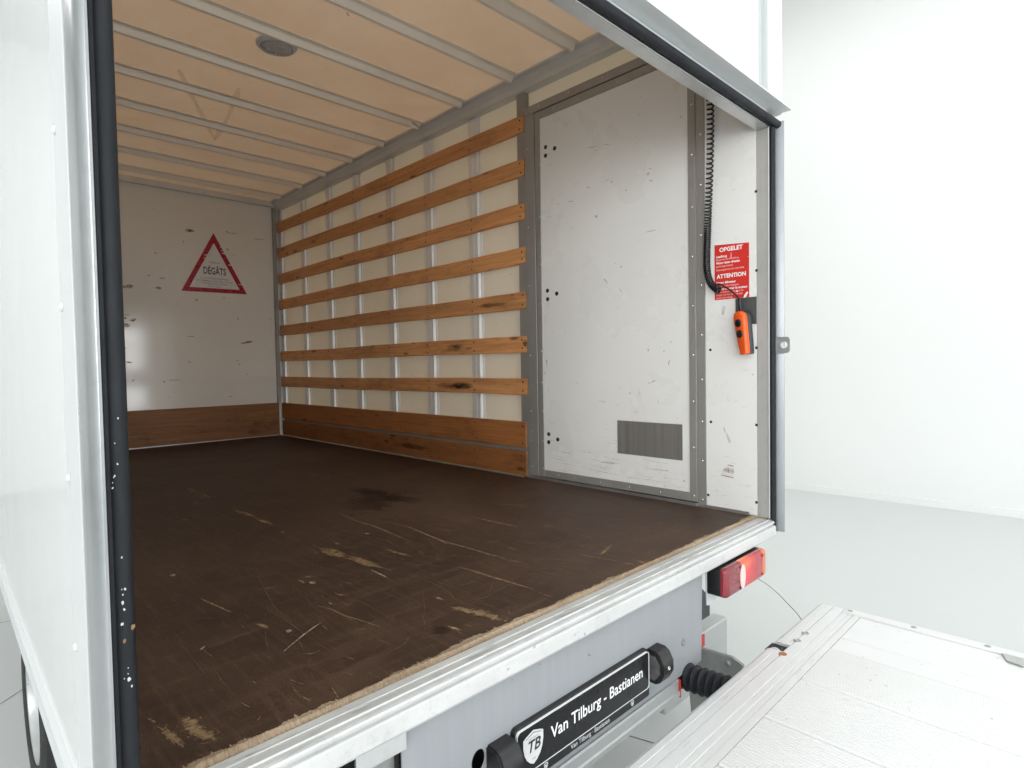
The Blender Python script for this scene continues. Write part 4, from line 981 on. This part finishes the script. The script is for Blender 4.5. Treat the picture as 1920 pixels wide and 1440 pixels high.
# deck planks with fine ribs
JX = [-.174, -.273, -.518, -.767, -1.015, -1.263, -1.511, -1.759, -2.008, xl_]
edge = .033
def plank(xa, xb, ribs=True):
    b = BM(); wd = xb-xa-.0020; prof = [(0, -.04)]; prof += [(0, -.0012), (.0012, 0)]
    if ribs:
        n_ = max(2, int((wd-.012)/.0105)); st_ = (wd-.012)/n_
        for i in range(n_):
            u = .006+i*st_; prof += [(u, 0), (u+st_*.18, .0019), (u+st_*.62, .0019), (u+st_*.8, 0)]
    prof += [(wd-.0012, 0), (wd, -.0012), (wd, -.04)]
    prism(b, [(xa+.0010+u, PZ+v) for u, v in prof], 'y', yE, yI-.0005)
    return obj('deck_plank', b, 'deck_alu', pf)
plank(JX[0], edge, False)
for i in range(len(JX)-1): plank(JX[i+1], JX[i], i > 0)
bm = BM(); prism(bm, [(edge+.0008, PZ-.04), (edge+.0008, PZ+.003), (edge+.003, PZ+.0065), (xr-.002, PZ+.0065), (xr, PZ+.004), (xr, PZ-.04)], 'y', yE, -.2975); obj('side_flange', bm, 'hinge_alu', pf)
bm = BM(); lathe(bm, basis((0, 0, 0), (1, 0, 0), (0, 1, 0)), [(.0085, 0), (.008, .001), (.004, .0004)], 14)
fs = copies('flange_screw', bm, 'dull_steel', pf, [(.054, y, PZ+.0066) for y in (-.305, -.493, -.684, -.88, -1.1, -1.3)])
for s_ in fs: pass
bm = BM(); plate(bm, [(-.012, -.735), (.034, -.72), (.034, -.80), (.0, -.80), (-.02, -.77)], [], basis((0, 0, PZ+.002), (1, 0, 0), (0, 1, 0)), .004); obj('corner_plate', bm, 'alu_y', pf)
bm = BM()
for _ in range(60):
    x, y = random.uniform(-1.2, .02), random.uniform(-.9, yI-.02); s = random.uniform(.0015, .003); blob(bm, (x, y, PZ+.002), (s, 0, 0), (0, s, 0), Z, .0006, 7)
for _ in range(14):
    x, y = random.uniform(-1.2, .05), random.uniform(yI+.01, yH-.01); L = random.uniform(.008, .05); ribbon(bm, [(x, y, PZ+.0015), (x+L, y, PZ+.0015)], random.uniform(.0008, .002), Z, .0005)
obj('dirt_specks', bm, 'scuff_pale', pf, kind='stuff')

# ------------------------------------------------------------------ lift remote control hanging on its coiled cord
HO = Vector((-.028, .040, .69))
RC = thing('remote_control', 'orange two-button lift remote hanging on black coiled cord below red warning sticker', 'remote control', HO)
c_top, c_bot = on(1391, 584, 'x', -.03), on(1402, 664, 'x', -.03)
upv = (c_top-c_bot).normalized(); rt = Vector((-.30, -1, 0)); rt = (rt-upv*rt.dot(upv)).normalized()
LH = (c_top-c_bot).length; MH = basis(c_bot+Vector((.006, -.0, 0)), rt, upv)
def shell(z0_, z1_, grow, mat, name):
    n_ = 14; rows = []; bm = BM()
    for zz, k in ((z0_, .93), (z0_+(z1_-z0_)*.12, 1.0), (z0_+(z1_-z0_)*.7, 1.0), (z0_+(z1_-z0_)*.93, .94), (z1_, .82)):
        lp = []
        for a, b_ in ((-.0145, 0.003), (-.0105, 0), (.0105, 0), (.0145, .003), (.0185, .045), (.0235, LH-.045), (.0235, LH-.022), (.019, LH-.008), (.008, LH), (-.008, LH), (-.019, LH-.008), (-.0235, LH-.022), (-.0235, LH-.045), (-.0185, .045)):
            lp.append(bm.verts.new(MH @ Vector((a*k*grow, (b_-LH/2)*(k*.02+.98)+LH/2, zz))))
        rows.append(lp)
    for A_, B_ in zip(rows, rows[1:]):
        for i in range(n_): bm.faces.new((A_[i], A_[(i+1) % n_], B_[(i+1) % n_], B_[i]))
    bm.faces.new(rows[0][::-1]); bm.faces.new(rows[-1])
    return obj(name, bm, mat, RC, origin=HO, smooth=True)
ob_ = shell(.006, .030, 1.0, 'orange', 'front_shell'); shell(-.016, .0058, 1.02, 'grey_plastic', 'back_shell')
for vv_ in (LH-.044, LH-.085):
    bm = BM(); lathe(bm, MH @ Matrix.Translation((0, vv_, .0295)), [(.0165, 0), (.0165, .0016), (.0150, .0018)], 24, True); obj('button_ring', bm, plain('orange_ring', (.75, .16, .03), .4), RC, origin=HO, smooth=True)
    bm = BM(); lathe(bm, MH @ Matrix.Translation((0, vv_, .0305)), [(.0148, 0), (.0148, .003), (.013, .0055), (.009, .0065), (.001, .006)], 24); obj('push_button', bm, 'black', RC, origin=HO, smooth=True)
bm = BM()
for u in (-.008, .006): lathe(bm, MH @ Matrix.Translation((u, LH-.020, .0295)), [(.0016, 0), (.0016, .0006)], 8)
obj('marking', bm, 'ink_black', RC, origin=HO)
ct = MH @ Vector((0, LH, .008))
bm = BM(); nrm = upv
prof = []; 
for i in range(9): prof += [(.0075, .005*i), (.0075, .005*i+.0028), (.0052, .005*i+.003), (.0052, .005*i+.0048)]
sdv = rt; lathe(bm, basis(ct-upv*.004, sdv, upv.cross(sdv)) if False else Matrix(((sdv.x, (upv.cross(sdv)).x, upv.x, ct.x), (sdv.y, (upv.cross(sdv)).y, upv.y, ct.y), (sdv.z, (upv.cross(sdv)).z, upv.z, ct.z), (0, 0, 0, 1))), prof, 12)
obj('strain_relief', bm, 'black', RC, origin=HO, smooth=True)
CX = -.022
axis_pts = [Vector((CX, .185, 1.66)), on(1331, 190, 'x', CX), on(1332, 260, 'x', CX), on(1330, 340, 'x', CX), on(1327, 420, 'x', CX), on(1325, 490, 'x', CX), on(1328, 520, 'x', CX), on(1336, 536, 'x', CX), on(1349, 545, 'x', CX)]
ap = smooth_path(axis_pts, 40)
cum = [0]
for a, b in zip(ap, ap[1:]): cum.append(cum[-1]+(b-a).length)
TL = cum[-1]
def at_len(s):
    import bisect
    i = min(max(bisect.bisect_left(cum, s), 1), len(ap)-1); k = (s-cum[i-1])/max(1e-9, cum[i]-cum[i-1])
    return ap[i-1].lerp(ap[i], k), (ap[i]-ap[i-1]).normalized()
s = 0; ang = 0; cp = []
while s < TL:
    f_ = s/TL; pitch = .019 if f_ < .45 else max(.0076, .019-(f_-.45)*.045)
    p, t = at_len(s); a = t.cross(Vector((1, 0, 0))).normalized(); b = a.cross(t).normalized()
    rr_ = .0115 if f_ > .02 else .0115*f_/.02
    cp.append(p+(a*math.cos(ang)+b*math.sin(ang))*rr_); ang += 2*math.pi/13; s += pitch/13
cp += [Vector(q) for q in smooth_path([cp[-1], on(1345, 533, 'x', CX-.012), on(1358, 537, 'x', CX-.012), on(1374, 548, 'x', CX-.01), on(1382, 556, 'x', CX-.006), ct+upv*.043, ct+upv*.03], 6)[1:]]
bm = BM(); tube(bm, cp, .0034, 6); obj('coiled_cord', bm, 'black', RC, origin=HO, smooth=True)
